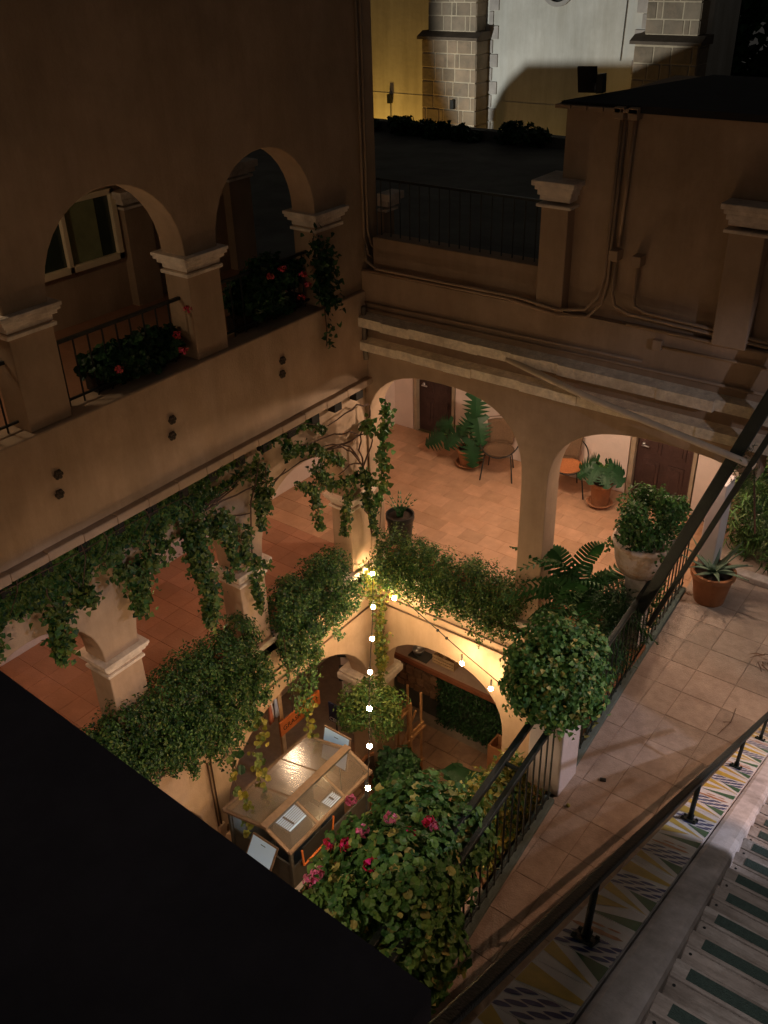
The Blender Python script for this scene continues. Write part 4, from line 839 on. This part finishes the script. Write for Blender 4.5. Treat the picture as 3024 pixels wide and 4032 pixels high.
monstera(-7.02,11.30,'large monstera with split leaves in a clay pot beside the first door',
  [mleaf((-6.86,11.18,1.06),(.12,-.3,-.8),.46),mleaf((-6.74,11.12,.74),(.35,-.35,-.7),.44),mleaf((-6.98,11.14,.74),(-.25,-.35,-.7),.36),mleaf((-6.80,11.05,.36),(.2,-.35,-.85),.44),mleaf((-7.24,11.12,.46),(-.45,-.4,-.5),.40),mleaf((-7.62,11.14,.36),(-.8,-.25,-.5),.44),mleaf((-7.48,11.2,.62),(-.7,-.1,-.2),.34)],.9,.19,.27)
monstera(-4.77,11.33,'small spreading plant with divided leaves in a tall clay pot between chair and second door',
  [(-4.77+.10*math.cos(a),11.3+.08*math.sin(a),.66+.03*math.sin(3*a),math.cos(a),math.sin(a)*.8,-.42,.30) for a in [i*.66 for i in range(10)]],.5,.155,.36)
b=MB(); SPt=thing('low_dark_pot','black bowl with a small ferny plant at the gallery corner above the hedge','pot',(-6.56,8.78,0)); pot(SPt,-6.56,8.80,.0,.19,.50,IRON,.75,.01)
for k in range(9):
    a=k*.72; b=MB(); d=Vector((math.cos(a)*.16,math.sin(a)*.13,.34)); p0=Vector((-6.56,8.8,.46)); V=[];F=[]
    for i in range(7):
        s=i/6; c=p0+d*s+Vector((math.cos(a),math.sin(a),-.6))*.10*s*s; sd=Vector((-math.sin(a),math.cos(a),.2))*.045*(1-.6*s); V+=[c-sd,c+sd*.0+Vector((0,0,.01)),c+sd]
        if i<6: F+=[(3*i,3*i+1,3*i+3),(3*i+1,3*i+2,3*i+5)]
    b.add(V,F); build('frond',b,L_FERN,SPt)
# ================================================================== HEDGES ON THE LEDGES
def hedge(name,label,base,blobs,n,size,mats,p,strands=(),outward=(0,-1,0),group=None,seed=1,trough=None):
    t=thing(name,label,'hedge',base,group); PP=[];NN=[]
    for i,(c,R,w) in enumerate(blobs):
        P,N=blob(c,R,int(n*w),int(26+20*w),seed*10+i,.25); PP.append(P);NN.append(N)
    leaves('foliage',np.concatenate(PP),np.concatenate(NN),size,'lance',mats,t,p=p,spread=.6)
    for k,q in enumerate(strands):
        L=sum((Vector(q[i+1])-Vector(q[i])).length for i in range(len(q)-1))
        b=MB(); b.tube(q,.005,4,r1=.002); s=build('trailing_stem',b,BARK,t)
        P,N=strand_pts(q,.13,int(170*L+30),outward,.05,seed+k); leaves('foliage',P,N,size*.95,'ivy',mats,s,p=p)
    if trough: b=MB(); b.box(*trough); build('planter',b,CLAY,t,bevel=.01)
    return t
g=random.Random(3)
bl=[((-6.3+.235*i,8.24+g.uniform(-.03,.03),.30+g.uniform(-.02,.04)),(.24,.34,.36),1.25) for i in range(9)]+[((-6.25+.25*i,8.06,.06+g.uniform(-.06,.06)),(.22,.16,.27),.7) for i in range(8)]
DR=[[(-6.5,.13),(-6.58,-.14),(-6.52,-.27)],[(-6.1,.23),(-6.2,-.11)],[(-5.47,.08),(-5.35,-.01),(-5.32,-.15)],[(-5.0,.31),(-4.86,.08),(-4.83,-.18)],[(-4.62,.19),(-4.54,-.12)],[(-5.9,.11),(-5.84,-.16)],[(-5.11,.32),(-5.1,.05)],[(-4.75,.1),(-4.72,-.30)],[(-5.65,.1),(-5.6,-.2)]]
hedge('trailing_hedge','long clipped hedge trailing over the ledge of the back arch',(-5.5,8.3,0),bl,1500,.036,[L_HEDGE,L_VINE,L_DEEP],[.45,.35,.2],[[(x,8.0-.02*i,z-.05) for i,(x,z) in enumerate(q)] for q in DR],(0,-1,0),'hedges on the courtyard ledges',2,(-6.45,-4.48,8.34,8.52,.0,.2))
# corner creeper spilling beside the first bulbs
CC=thing('corner_creeper','yellow-lit creeper spilling down the courtyard corner around the bulbs','creeper',(-6.45,8.15,0))
cs=[[(-6.32,8.05,.2),(-6.39,8.08,-.15),(-6.42,8.10,-.58),(-6.44,8.12,-1.02),(-6.46,8.12,-1.5),(-6.47,8.13,-2.0)],[(-6.5,8.0,.2),(-6.52,8.03,-.25),(-6.48,8.05,-.6)],[(-6.2,8.1,.2),(-6.15,8.08,-.1),(-6.18,8.08,-.3)],[(-6.35,8.1,-.9),(-6.42,8.13,-1.3),(-6.40,8.15,-1.7)]]
for k,q in enumerate(cs):
    b=MB(); b.tube(q,.008,5,r1=.004); s=build('stem',b,BARK,CC); L=sum((Vector(q[i+1])-Vector(q[i])).length for i in range(len(q)-1))
    P,N=strand_pts(q,.13,int(210*L),(.3,-.6,0),.06,60+k); leaves('foliage',P,N,.048,'ivy',[L_YEL,L_VINE],s,p=[.45,.55])
def lhedge(y0,y1,zt,zb,label,seed,strands):
    g=random.Random(seed); n=max(2,int((y1-y0)/.24)); bl=[]
    for i in range(n):
        y=y0+(y1-y0)*(i+.5)/n; bl.append(((-6.62+g.uniform(-.03,.03),y,zt-.26+g.uniform(-.04,.04)),(.31,.24,.33),1.2)); d=zb(y)
        m=max(1,int(abs(d)/.26))
        for j in range(m): bl.append(((-6.42+.05*j/m+g.uniform(-.04,.04),y+g.uniform(-.06,.06),-.02-.24*j),(.22,.22,.25),.7))
    hedge('trailing_hedge',label,(xL,(y0+y1)/2,0),bl,1500,.040,[L_HEDGE,L_DEEP,L_VINE],[.5,.32,.18],strands,(1,0,0),'hedges on the courtyard ledges',seed,(-6.88,-6.7,y0+.05,y1-.05,0,.2))
S5=[[(6.17,.19),(6.16,-.19),(6.17,-.64),(6.2,-1.0)],[(6.48,-.01),(6.5,-.49),(6.38,-.89),(6.23,-1.05)],[(6.67,-.14),(6.6,-.5),(6.51,-.80)],[(6.35,0),(6.36,-.5),(6.33,-.95)],[(7.01,0),(7.08,-.41)],[(6.84,.1),(6.82,-.2)],[(7.28,.29),(7.19,-.05)]]
lhedge(6.28,7.55,.62,lambda y:-.72 if y<6.9 else -.4,'hedge draping from the left ledge nearest the courtyard corner',4,[[(-6.36+.03*i,y,z) for i,(y,z) in enumerate(q)] for q in S5])
lhedge(4.42,5.85,.60,lambda y:-.95 if y<5.3 else -.55,'hedge draping low over the left ledge above the food cart',5,[[(-6.34,y,z) for y,z in q] for q in ([(5.72,.11),(5.77,-.2),(5.68,-.5)],[(5.51,-.3),(5.45,-.62)],[(5.07,-.5),(4.93,-.9)],[(5.3,-.3),(5.22,-.8)])])
lhedge(2.9,4.38,.52,lambda y:-.6,'nearest hedge on the left ledge running under the black roof edge',6,[])
# ================================================================== CLIMBING VINE ON THE LEFT WALL
xv=-6.58
LEAF=[[(6.71,2.6),(7.0,2.6),(7.2,2.5),(7.41,2.33)],[(6.37,2.69),(6.64,2.6)],[(6.76,2.48),(6.73,2.25)],[(6.69,2.39),(7.17,2.19),(7.59,1.85)],[(7.44,1.97),(7.59,1.85)],[(7.11,2.02),(7.26,1.75),(7.12,1.65),(6.84,1.9)],[(7.24,1.93),(7.34,1.63),(7.76,1.52),(7.98,1.49)],[(7.75,1.44),(7.66,1.22),(7.58,.8)],[(7.12,1.68),(7.1,1.41),(7.16,1.12)],[(6.27,2.46),(6.22,2.16),(6.16,1.87),(6.22,1.59)],[(6.36,2.32),(6.34,2.02),(6.27,1.8)],[(5.99,2.75),(5.9,2.62),(5.59,2.56)],[(6.14,2.39),(5.95,2.36),(5.66,2.35),(5.51,2.3)],[(5.64,2.09),(5.71,1.87),(5.69,1.6)],[(5.52,2.12),(5.5,1.9)],[(5.96,1.77),(5.92,1.52),(5.84,1.38)],[(5.84,1.4),(6.11,1.2),(6.24,1.09)],[(5.61,1.38),(5.63,1.24)],[(6.0,1.13),(6.02,.6)],[(8.03,1.54),(8.11,1.18),(8.17,.82),(8.2,.48)],[(8.05,1.42),(8.37,1.26)],[(8.03,1.18),(8.1,.93)],
[(6.01,2.66),(5.84,2.62),(5.6,2.6)],[(5.43,2.66),(5.47,2.42),(5.22,2.18),(5.2,1.77),(5.31,1.32),(5.24,.9)],[(5.18,2.46),(5.29,2.27),(5.19,2.04),(5.25,1.52)],[(5.08,2.64),(4.98,2.43),(4.87,2.16),(4.8,1.94)],[(4.74,1.95),(4.52,1.79),(4.43,1.5),(4.40,1.12)],[(5.74,1.97),(5.69,1.67),(5.74,1.36)],[(4.68,2.64),(4.75,2.42),(4.58,2.12)],[(4.45,2.64),(4.49,2.42),(4.35,2.25)],[(4.2,2.66),(4.24,2.45),(4.11,2.23)],[(4.22,2.14),(4.28,1.93),(4.35,1.92)],[(3.96,2.66),(3.98,2.4),(3.87,1.93),(3.89,1.79)],[(3.73,2.66),(3.75,2.44),(3.63,2.13)],[(3.78,2.28),(3.85,2.06),(3.78,1.84)],[(3.48,2.65),(3.47,2.41),(3.35,2.11)],[(3.29,2.66),(3.26,2.43),(3.15,2.19)],[(3.16,2.65),(3.12,2.39),(3.01,2.07)],[(3.53,2.26),(3.55,2.01),(3.51,1.71),(3.49,1.44)],[(3.32,2.5),(3.25,2.08)],[(2.95,2.6),(2.9,2.0)],[(2.7,2.6),(2.65,2.1)],
[(2.8,2.55),(3.6,2.52),(4.4,2.52),(5.3,2.5)],[(3.0,2.38),(3.8,2.36),(4.7,2.35)]]
BR=[[(8.07,1.55),(8.0,1.82),(8.04,2.02),(8.23,2.18),(8.54,2.23)],[(8.07,1.55),(8.26,1.78),(8.5,1.99),(8.56,2.22)],[(8.05,1.59),(7.85,1.87),(7.69,2.0),(7.31,2.1),(6.94,2.13),(6.49,2.1)],[(8.0,1.68),(7.83,1.94),(7.51,2.11),(7.21,2.16)],[(8.0,2.02),(7.76,2.02),(7.42,2.09),(7.09,2.15)],[(8.42,1.9),(8.2,1.98),(8.0,2.02),(7.6,2.04)],[(8.0,2.02),(7.84,2.14),(7.55,2.23),(7.28,2.27),(6.94,2.34)],[(8.24,2.36),(8.0,2.44),(7.77,2.41),(7.45,2.38)],[(8.36,2.21),(8.27,2.35)],[(8.0,1.63),(7.81,1.7),(7.59,1.66)],[(5.46,2.22),(5.72,2.21),(6.05,2.18),(6.49,2.1)],[(5.5,2.26),(5.76,2.26),(5.94,2.31)],[(6.4,2.05),(6.57,2.1),(6.69,2.15)],[(5.57,2.08),(5.78,1.99),(6.08,1.87)],[(5.47,2.28),(5.83,2.3)],[(8.04,1.02),(8.06,.92),(8.25,.71)],[(8.2,.45),(8.12,1.0),(8.07,1.55)],[(6.1,.5),(6.02,1.2),(6.1,2.0),(6.3,2.45)]]
CV=thing('climbing_vine','leafy vine with bare brown branches climbing over the left arches','vine',(xv,6,0))
smooth_path=lambda q:[Vector(q[0])]+[a for i in range(len(q)-1) for a in (Vector(q[i]).lerp(Vector(q[i+1]),.5)+Vector((random.uniform(0,.02),random.uniform(-.02,.02),random.uniform(-.015,.02))),Vector(q[i+1]))]
for q in BR:
    lim=lambda y:min(y,8.22)
    b=MB(); b.tube(smooth_path([(xv+.0 if y<8.25 else xv+.02,lim(y),z) for y,z in q]),.0125,5,r1=.007); build('branch',b,BARK,CV)
PP=[];NN=[]
for k,q in enumerate(LEAF):
    Q=[(xv,min(y,8.2),z if not (y<4.95 and len(q)>1) else 2.62-(2.62-z)*(.68 if y>3.7 or z>2.0 else .85)) for y,z in q]; L=sum((Vector(Q[i+1])-Vector(Q[i])).length for i in range(len(Q)-1))
    near=q[0][0]<5.6
    P,N=strand_pts(Q,.17 if near else .095,int((950 if near else 330)*L+20),(1,0,0),.09 if near else .05,100+k,taper=True); P[:,2]=np.minimum(P[:,2],2.6-np.abs(rng.normal(0,.03,len(P)))); P[:,0]=np.where(P[:,2]>2.2,np.minimum(P[:,0],xL+.075),P[:,0]); PP.append(P);NN.append(N)
    if len(q)>2 and k%2==0: b=MB(); b.tube(smooth_path([(xv+.02,y,z) for _,y,z in Q]),.006,4,r1=.003); build('branch',b,BARK,CV)
leaves('foliage',np.concatenate(PP),np.concatenate(NN),.050,'ivy',[L_VINE,L_HEDGE,L_DEEP],CV,p=[.5,.3,.2])
CV2=thing('pier_vine','thin leafy vine on the reveal of the back arch at the corner','vine',(-6.35,8.2,1.5))
for k,q in enumerate([[(-6.27,2.46),(-6.24,2.37),(-6.32,2.24),(-6.29,2.06),(-6.38,2.07)],[(-6.29,1.93),(-6.33,1.81),(-6.36,1.67),(-6.3,1.58)],[(-6.55,2.13),(-6.59,2.06)],[(-6.34,1.6),(-6.37,1.39),(-6.35,1.21),(-6.48,.99)],[(-6.3,2.5),(-6.35,2.0),(-6.4,1.3),(-6.45,.6)]]):
    Q=[(x,8.2,z) for x,z in q]; b=MB(); b.tube(smooth_path(Q),.008,5,r1=.005); s=build('branch',b,BARK,CV2)
    if k<4:
        P,N=strand_pts(Q,.12,90,(.2,-1,0),.05,200+k); leaves('foliage',P,N,.07,'ivy',[L_VINE,L_BUSH],s,p=[.5,.5])
for lab,q0,xx,m,sz,dens in (('round-leaved yellow vine trailing from the ledge above the food cart',[[(5.55,-.5),(5.44,-.6),(5.49,-.77),(5.35,-.73),(5.3,-.89),(5.36,-1.03),(5.32,-1.14),(5.38,-1.21),(5.34,-1.32),(5.38,-1.55),(5.39,-1.72),(5.47,-1.85)]],-6.15,[L_YEL,L_VINE],.078,34),
   ('lowest round-leaved vine hanging past the near corner of the cart roof',[[(4.95,-.7),(4.9,-.94),(4.96,-1.19),(5.02,-1.41),(5.01,-1.64),(5.01,-1.79),(5.01,-1.96)]],-6.12,[L_YEL,L_VINE],.075,26),
   ('round-leaved yellow vine hanging in front of the orange sign',[[(6.32,-.8),(6.39,-.99),(6.44,-1.21),(6.38,-1.42),(6.47,-1.57),(6.36,-1.62)]],-6.3,[L_YEL,L_VINE],.075,30),
   ('dark thin vine with few leaves hanging flat on the ochre wall',[[(5.88,-.47),(5.82,-.6),(5.78,-.73),(5.85,-.9),(5.86,-1.05)],[(5.73,-.68),(5.69,-.8),(5.73,-1.09)],[(5.25,-.71),(5.3,-.88),(5.33,-1.1),(5.37,-1.36),(5.36,-1.5)]],xL+.06,[L_VINE,L_DEEP],.10,12)):
    t=thing('trailing_vine',lab,'vine',(xx,q0[0][0][0],q0[0][0][1]),'round-leaved vines hanging from the left ledge')
    for q in q0:
        Q=[(xx+random.uniform(-.02,.03),y,z) for y,z in q]; b=MB(); b.tube(Q,.006,5,r1=.004); s=build('stem',b,BARK,t)
        L=sum((Vector(Q[i+1])-Vector(Q[i])).length for i in range(len(Q)-1))
        P,N=strand_pts(Q,.10,int(dens*L)+6,(.7,-.5,.3),.05,300+len(lab)); leaves('foliage',P,N,sz,'round',m,s,p=[.6,.4],spread=.5)
# plants behind the upper railings
def flower_heads(t,pts,r,m):
    for (x,y,z) in pts:
        g=np.random.default_rng(int(abs(x*1000)+abs(y*777))); d=g.normal(0,1,(26,3)); d/=np.linalg.norm(d,axis=1)[:,None]
        P=np.array((x,y,z))+d*r*np.array((1,1,.75)); leaves('flower',P,d,r*.85,'ivy',m,t,spread=.3,droop=0)
for (y,z,R,lab,fl) in ((5.15,3.98,(.22,.58,.20),'dark geranium behind the upper railing in the arch with the window',[(4.75,4.02),(5.45,4.12),(5.62,4.32),(5.5,3.95)]),(6.95,4.12,(.24,.52,.30),'dark geranium with red blooms in the narrow upper arch',[(6.75,4.33),(6.95,4.36),(7.25,4.22),(7.3,4.1),(7.2,3.98)])):
    t=thing('balcony_geranium',lab,'plant',(xL-.2,y,3.77),'geraniums in the upper arches')
    P,N=blob((xL-.22,y,z),R,2600,30,int(y*9)); leaves('foliage',P,N,.075,'round',L_DEEP,t)
    flower_heads(t,[(xL+.05,a,c) for a,c in fl],.036,mat('dim_red_petal',(.40,.05,.04),.7,.25,40,island=1))
    b=MB(); b.box(xL-.34,xL-.18,y-.5,y+.5,3.772,3.92); build('planter',b,SOIL,t)
HC=thing('hanging_creeper','dark creeper falling over the ledge beside the narrow upper arch','creeper',(xL,7.5,4.3))
for k,q in enumerate(([(7.45,4.55),(7.5,4.2),(7.52,3.85)],[(7.6,4.4),(7.62,4.0),(7.6,3.8)],[(7.5,3.8),(7.52,3.55),(7.5,3.35)])):
    Q=[(xL+.04 if z>3.8 else xL+.1,y,z) for y,z in q]; b=MB(); b.tube(Q,.006,4); s=build('stem',b,BARK,HC); P,N=strand_pts(Q,.17 if k<2 else .07,230 if k<2 else 30,(1,0,0),.06,400+k); leaves('foliage',P,N,.06,'ivy',L_DEEP,s)
# ================================================================== PLANTS BY THE WALKWAY
RB=thing('round_bush','big round bush with pale-edged leaves over the stucco railing post','bush',(-2.72,6.15,1.25))
P,N=blob((-2.76,6.05,1.52),(.47,.56,.50),12500,70,21,.25); P2,N2=blob((-2.76,6.05,1.54),(.54,.62,.57),900,46,33,.1); P=np.concatenate((P,P2)); N=np.concatenate((N,N2)); leaves('foliage',P,N,.046,'ivy',[L_BUSH,L_GER,L_EDGE],RB,p=[.55,.34,.11],spread=.55)
b=MB(); b.tube([(-2.76,6.2,1.25),(-2.76,6.1,1.5)],.03,6); build('stem',b,BARK,RB)
GE=thing('geranium_bush','huge geranium with pink and red blooms on the pale balcony ledge','geranium',(-3.4,4.1,0))
P,N=blob((-3.06,4.18,.66),(.66,.80,.56),9500,60,22,.25); leaves('foliage',P,N,.070,'round',[L_GER,L_BUSH,L_EDGE],GE,p=[.54,.38,.08],spread=.45)
P,N=blob((-2.72,3.45,.66),(.46,.66,.50),5200,30,23,.25); leaves('foliage',P,N,.074,'round',[L_GER,L_BUSH,L_EDGE],GE,p=[.54,.38,.08],spread=.45)
P,N=blob((-2.74,3.62,1.10),(.42,.62,.42),3800,30,25,.2); leaves('foliage',P,N,.070,'round',[L_GER,L_BUSH,L_EDGE],GE,p=[.54,.38,.08],spread=.45)
P,N=blob((-3.70,3.9,.22),(.22,.5,.22),300,20,24,.25); leaves('foliage',P,N,.10,'round',[L_GER,L_VINE],GE,p=[.6,.4],spread=.5)
FL=[(-4.05,4.59,.35,1),(-3.38,4.31,.82,1),(-3.55,4.14,.72,1),(-3.13,4.24,.88,0),(-3.09,4.47,.82,0),(-3.0,4.45,.84,1),(-3.9,4.09,.36,0),(-3.69,4.06,.52,0),(-3.19,3.79,.90,0),(-3.64,3.64,.62,1),(-3.68,3.58,.55,1)]
for x,y,z,pk in FL:
    zn=z+.46; k=(7.2-zn)/(7.2-z); flower_heads(GE,[(x*k,y*k,zn)],.047,F_PINK if pk else F_RED)
for k in range(6):
    b=MB(); a=k*1.1; b.tube([(-3.4,4.0,.0),(-3.35+.2*math.cos(a),4+.2*math.sin(a),.3)],.015,5); build('stem',b,BARK,GE)
b=MB(); b.box(-3.9,-2.8,3.2,4.5,0.001,.16); build('planter',b,CLAY,GE,bevel=.01)
FE=thing('fern','large dark fern spreading over the back ledge beside the pier','fern',(-3.6,8.2,0))
fm=[]
for v in range(3):
    b=MB(); V=[];F=[]; n=15; L=.72
    for i in range(n):
        s=i/(n-1); y=L*(s-.12*s*s); z=.34*s-.62*s*s+.03*math.sin(v+3*s); w=.115*math.sin(PI*min(1,.12+s*.86))**.7
        if i==0: V.append((0,y,z))
        y2=L*((i+1)/(n-1)-.12*((i+1)/(n-1))**2); s2=(i+1)/(n-1); c0=len(V)-1; V.append((0,y+.6*(y2-y),z)); V.append((0,y2,.34*s2-.62*s2*s2)); c1=len(V)-2
        for sg in (-1,1):
            k=len(V); V+=[(sg*w,y+.035,z-.02-.03*w/.1),(sg*w*.95,y+.056,z-.025)]; F.append((c0,k,k+1,c1) if sg>0 else (c1,k+1,k,c0))
        F.append((c0,c1,c1+1)); V.append(V[c1+1]); nxt=len(V)-1
        F.append((c1,c1+1,nxt))
    b.add(V,F); fm.append(mesh_of(b,L_FERN,'frond'))
for i in range(46):
    a=i*2.4; e=.55-.9*(i/46); s=random.uniform(.9,1.3)
    inst('frond',fm[i%3],FE,(-3.58+random.uniform(-.16,.16),8.18+random.uniform(-.1,.1),.38+.5*(1-i/46)),(e+random.uniform(-.15,.25),random.uniform(-.3,.3),a),(s,s,s))
b=MB(); b.box(-3.95,-3.15,8.26,8.5,.0,.42); build('planter',b,CLAY,FE)
DK=thing('railing_shrub','dark leggy shrub growing between the fern and the walkway railing','shrub',(-2.95,7.9,0))
for i,(c,R) in enumerate((((-3.05,8.0,.62),(.22,.45,.5)),((-2.96,7.5,.45),(.15,.45,.5)),((-3.1,8.5,.5),(.2,.3,.55)))):
    P,N=blob(c,R*np.array((1.5,1.2,1.15)),3200,40,70+i,.5); leaves('foliage',P,N,.085,'blade',[L_DEEP,L_FERN],DK,p=[.6,.4],spread=.9,droop=.8)
b=MB(); b.box(-3.12,-2.84,7.2,8.55,-.05,.12); build('planter',b,CLAY,DK)
WP=thing('limewashed_planter','limewashed clay pot of trailing greenery raised on a pedestal behind the railing','pot',(-3.02,8.50,0))
b=MB(); b.box(-3.14,-2.90,8.40,8.62,0,1.10); build('pedestal',b,STUCCO,WP,bevel=.01)
wpb=build('pot',MB().lathe([(.001,0),(.14,0),(.20,.03),(.255,.10),(.29,.20),(.305,.32),(.31,.40),(.335,.41),(.338,.46),(.30,.465),(.285,.40),(.001,.40)],(-3.02,8.50,1.10),26),CLAYW,WP,smooth=True)
P,N=blob((-2.96,8.5,1.84),(.38,.36,.40),4300,36,31,.3); leaves('foliage',P,N,.05,'lance',[L_BUSH,L_GRASS,L_HEDGE],WP,p=[.5,.3,.2],spread=.8)
for k,q in enumerate(([(-3.1,8.4,1.62),(-3.25,8.35,1.58),(-3.36,8.3,1.44)],[(-2.75,8.4,1.75),(-2.66,8.3,1.5),(-2.68,8.2,1.1),(-2.62,8.1,.85)],[(-2.9,8.5,1.9),(-2.88,8.5,2.25)],[(-2.8,8.5,1.9),(-2.72,8.5,2.2)],[(-2.75,8.45,1.8),(-2.55,8.4,1.95)],[(-3.1,8.4,1.6),(-3.3,8.4,1.75)])):
    b=MB(); b.tube(q,.006,5); s=build('stem',b,L_BUSH,WP); L=sum((Vector(q[i+1])-Vector(q[i])).length for i in range(len(q)-1)); P,N=strand_pts(q,.11,int(230*L),(0,-1,0),.05,500+k); leaves('foliage',P,N,.046,'lance',[L_BUSH,L_GRASS],s,p=[.6,.4])
AG=thing('agave_pot','agave in a wide clay pot at the far end of the walkway','plant',(-2.6,10.0,0)); 
pot(AG,-2.62,10.0,0,.255,.44,CLAY,.72,.02)
for i in range(17):
    a=i*2.4; el=.25+.75*(1-i/17); L=.42*random.uniform(.85,1.15); b=MB(); V=[];F=[]; d=Vector((math.cos(a),math.sin(a),0)); sd=Vector((-math.sin(a),math.cos(a),0))
    for k in range(7):
        s=k/6; c=Vector((-2.62,10.0,.42))+d*(.03+L*s*math.cos(el)*(1+.2*s))+Vector((0,0,L*s*math.sin(el)+ (-.18 if i%3 else .16)*L*s*s)); w=.042*(1-s**1.6)+.002; V+=[c-sd*w+Vector((0,0,.012)),c,c+sd*w+Vector((0,0,.012))]
        if k: j=3*(k-1); F+=[(j,j+1,j+4,j+3),(j+1,j+2,j+5,j+4)]
    b.add(V,F); o=build('leaf',b,L_AGA,AG,smooth=True); o.modifiers.new('t','SOLIDIFY').thickness=.008
GP=thing('grassy_shrub','mound of tall grassy green foliage at the far right of the walkway','shrub',(-2.3,11.2,0))
for i,(c,R) in enumerate((((-2.55,11.2,.75),(.42,.4,.7)),((-2.05,11.0,.8),(.45,.4,.75)),((-2.2,11.2,1.6),(.7,.35,.7)),((-1.7,11.0,1.9),(.5,.35,.6)))):
    P,N=blob(c,R,2300,40,80+i,.4); leaves('foliage',P,N,.16,'blade',[L_GRASS,L_BUSH],GP,p=[.7,.3],spread=.9,droop=.5)
b=MB(); b.box(-2.75,-1.5,10.62,10.78,0,.09); build('planting_kerb',b,STUCCO,bevel=.015,label='low pale kerb between the paving and the grassy shrub',cat='kerb',base=(-2.1,10.7,0))
TP2=thing('hanging_foliage','feathery green foliage over the upper part of the climbing rail','shrub',(-2.0,8.0,3.0))
P,N=blob((-2.02,8.02,2.95),(.16,.10,.3),420,16,90); leaves('foliage',P,N,.06,'blade',L_GRASS,TP2,spread=.9)
P,N=blob((-1.72,8.1,2.7),(.2,.12,.5),700,20,91); leaves('foliage',P,N,.07,'blade',L_DEEP,TP2,spread=.9)
b=MB(); b.tube([(-1.8,8.05,2.3),(-1.95,8.05,3.1)],.01,5); build('stem',b,BARK,TP2)
# small things on the paving
b=MB(); b.obox((-2.375,6.48,.012),(.028,.012,0),(-.008,.016,0),(0,0,.010)); build('lighter',b,IRON,bevel=.004,label='tiny black lighter lying on the paving near the stucco post',cat='lighter',base=(-2.375,6.48,0))
b=MB(); b.ball((-2.50,5.98,.022),.022,8); build('fallen_fruit',b,L_EDGE,smooth=True,label='small round green fruit at the foot of the stucco post',cat='fruit',base=(-2.5,5.98,0))
TWg=thing('dry_twig','dry brown twig lying on the paving near the stair rail','twig',(-1.62,7.9,0)); b=MB(); b.tube([(-1.66,8.25,.006),(-1.63,8.0,.012),(-1.68,7.75,.006)],.003,5); b.tube([(-1.63,8.0,.012),(-1.70,7.96,.008)],.0025,4); build('stick',b,BARK,TWg)
SHD=thing('dry_palm_sprig','brown withered sprig on the paving at the right edge','sprig',(-1.6,9.1,0))
P,N=strand_pts([(-1.50,9.2,.05),(-1.70,9.08,.03)],.12,22,(0,0,1),.05,600); leaves('sprig',P,N,.16,'blade',mat('dry_leaf',(.16,.10,.07),.9,.2,9),SHD)
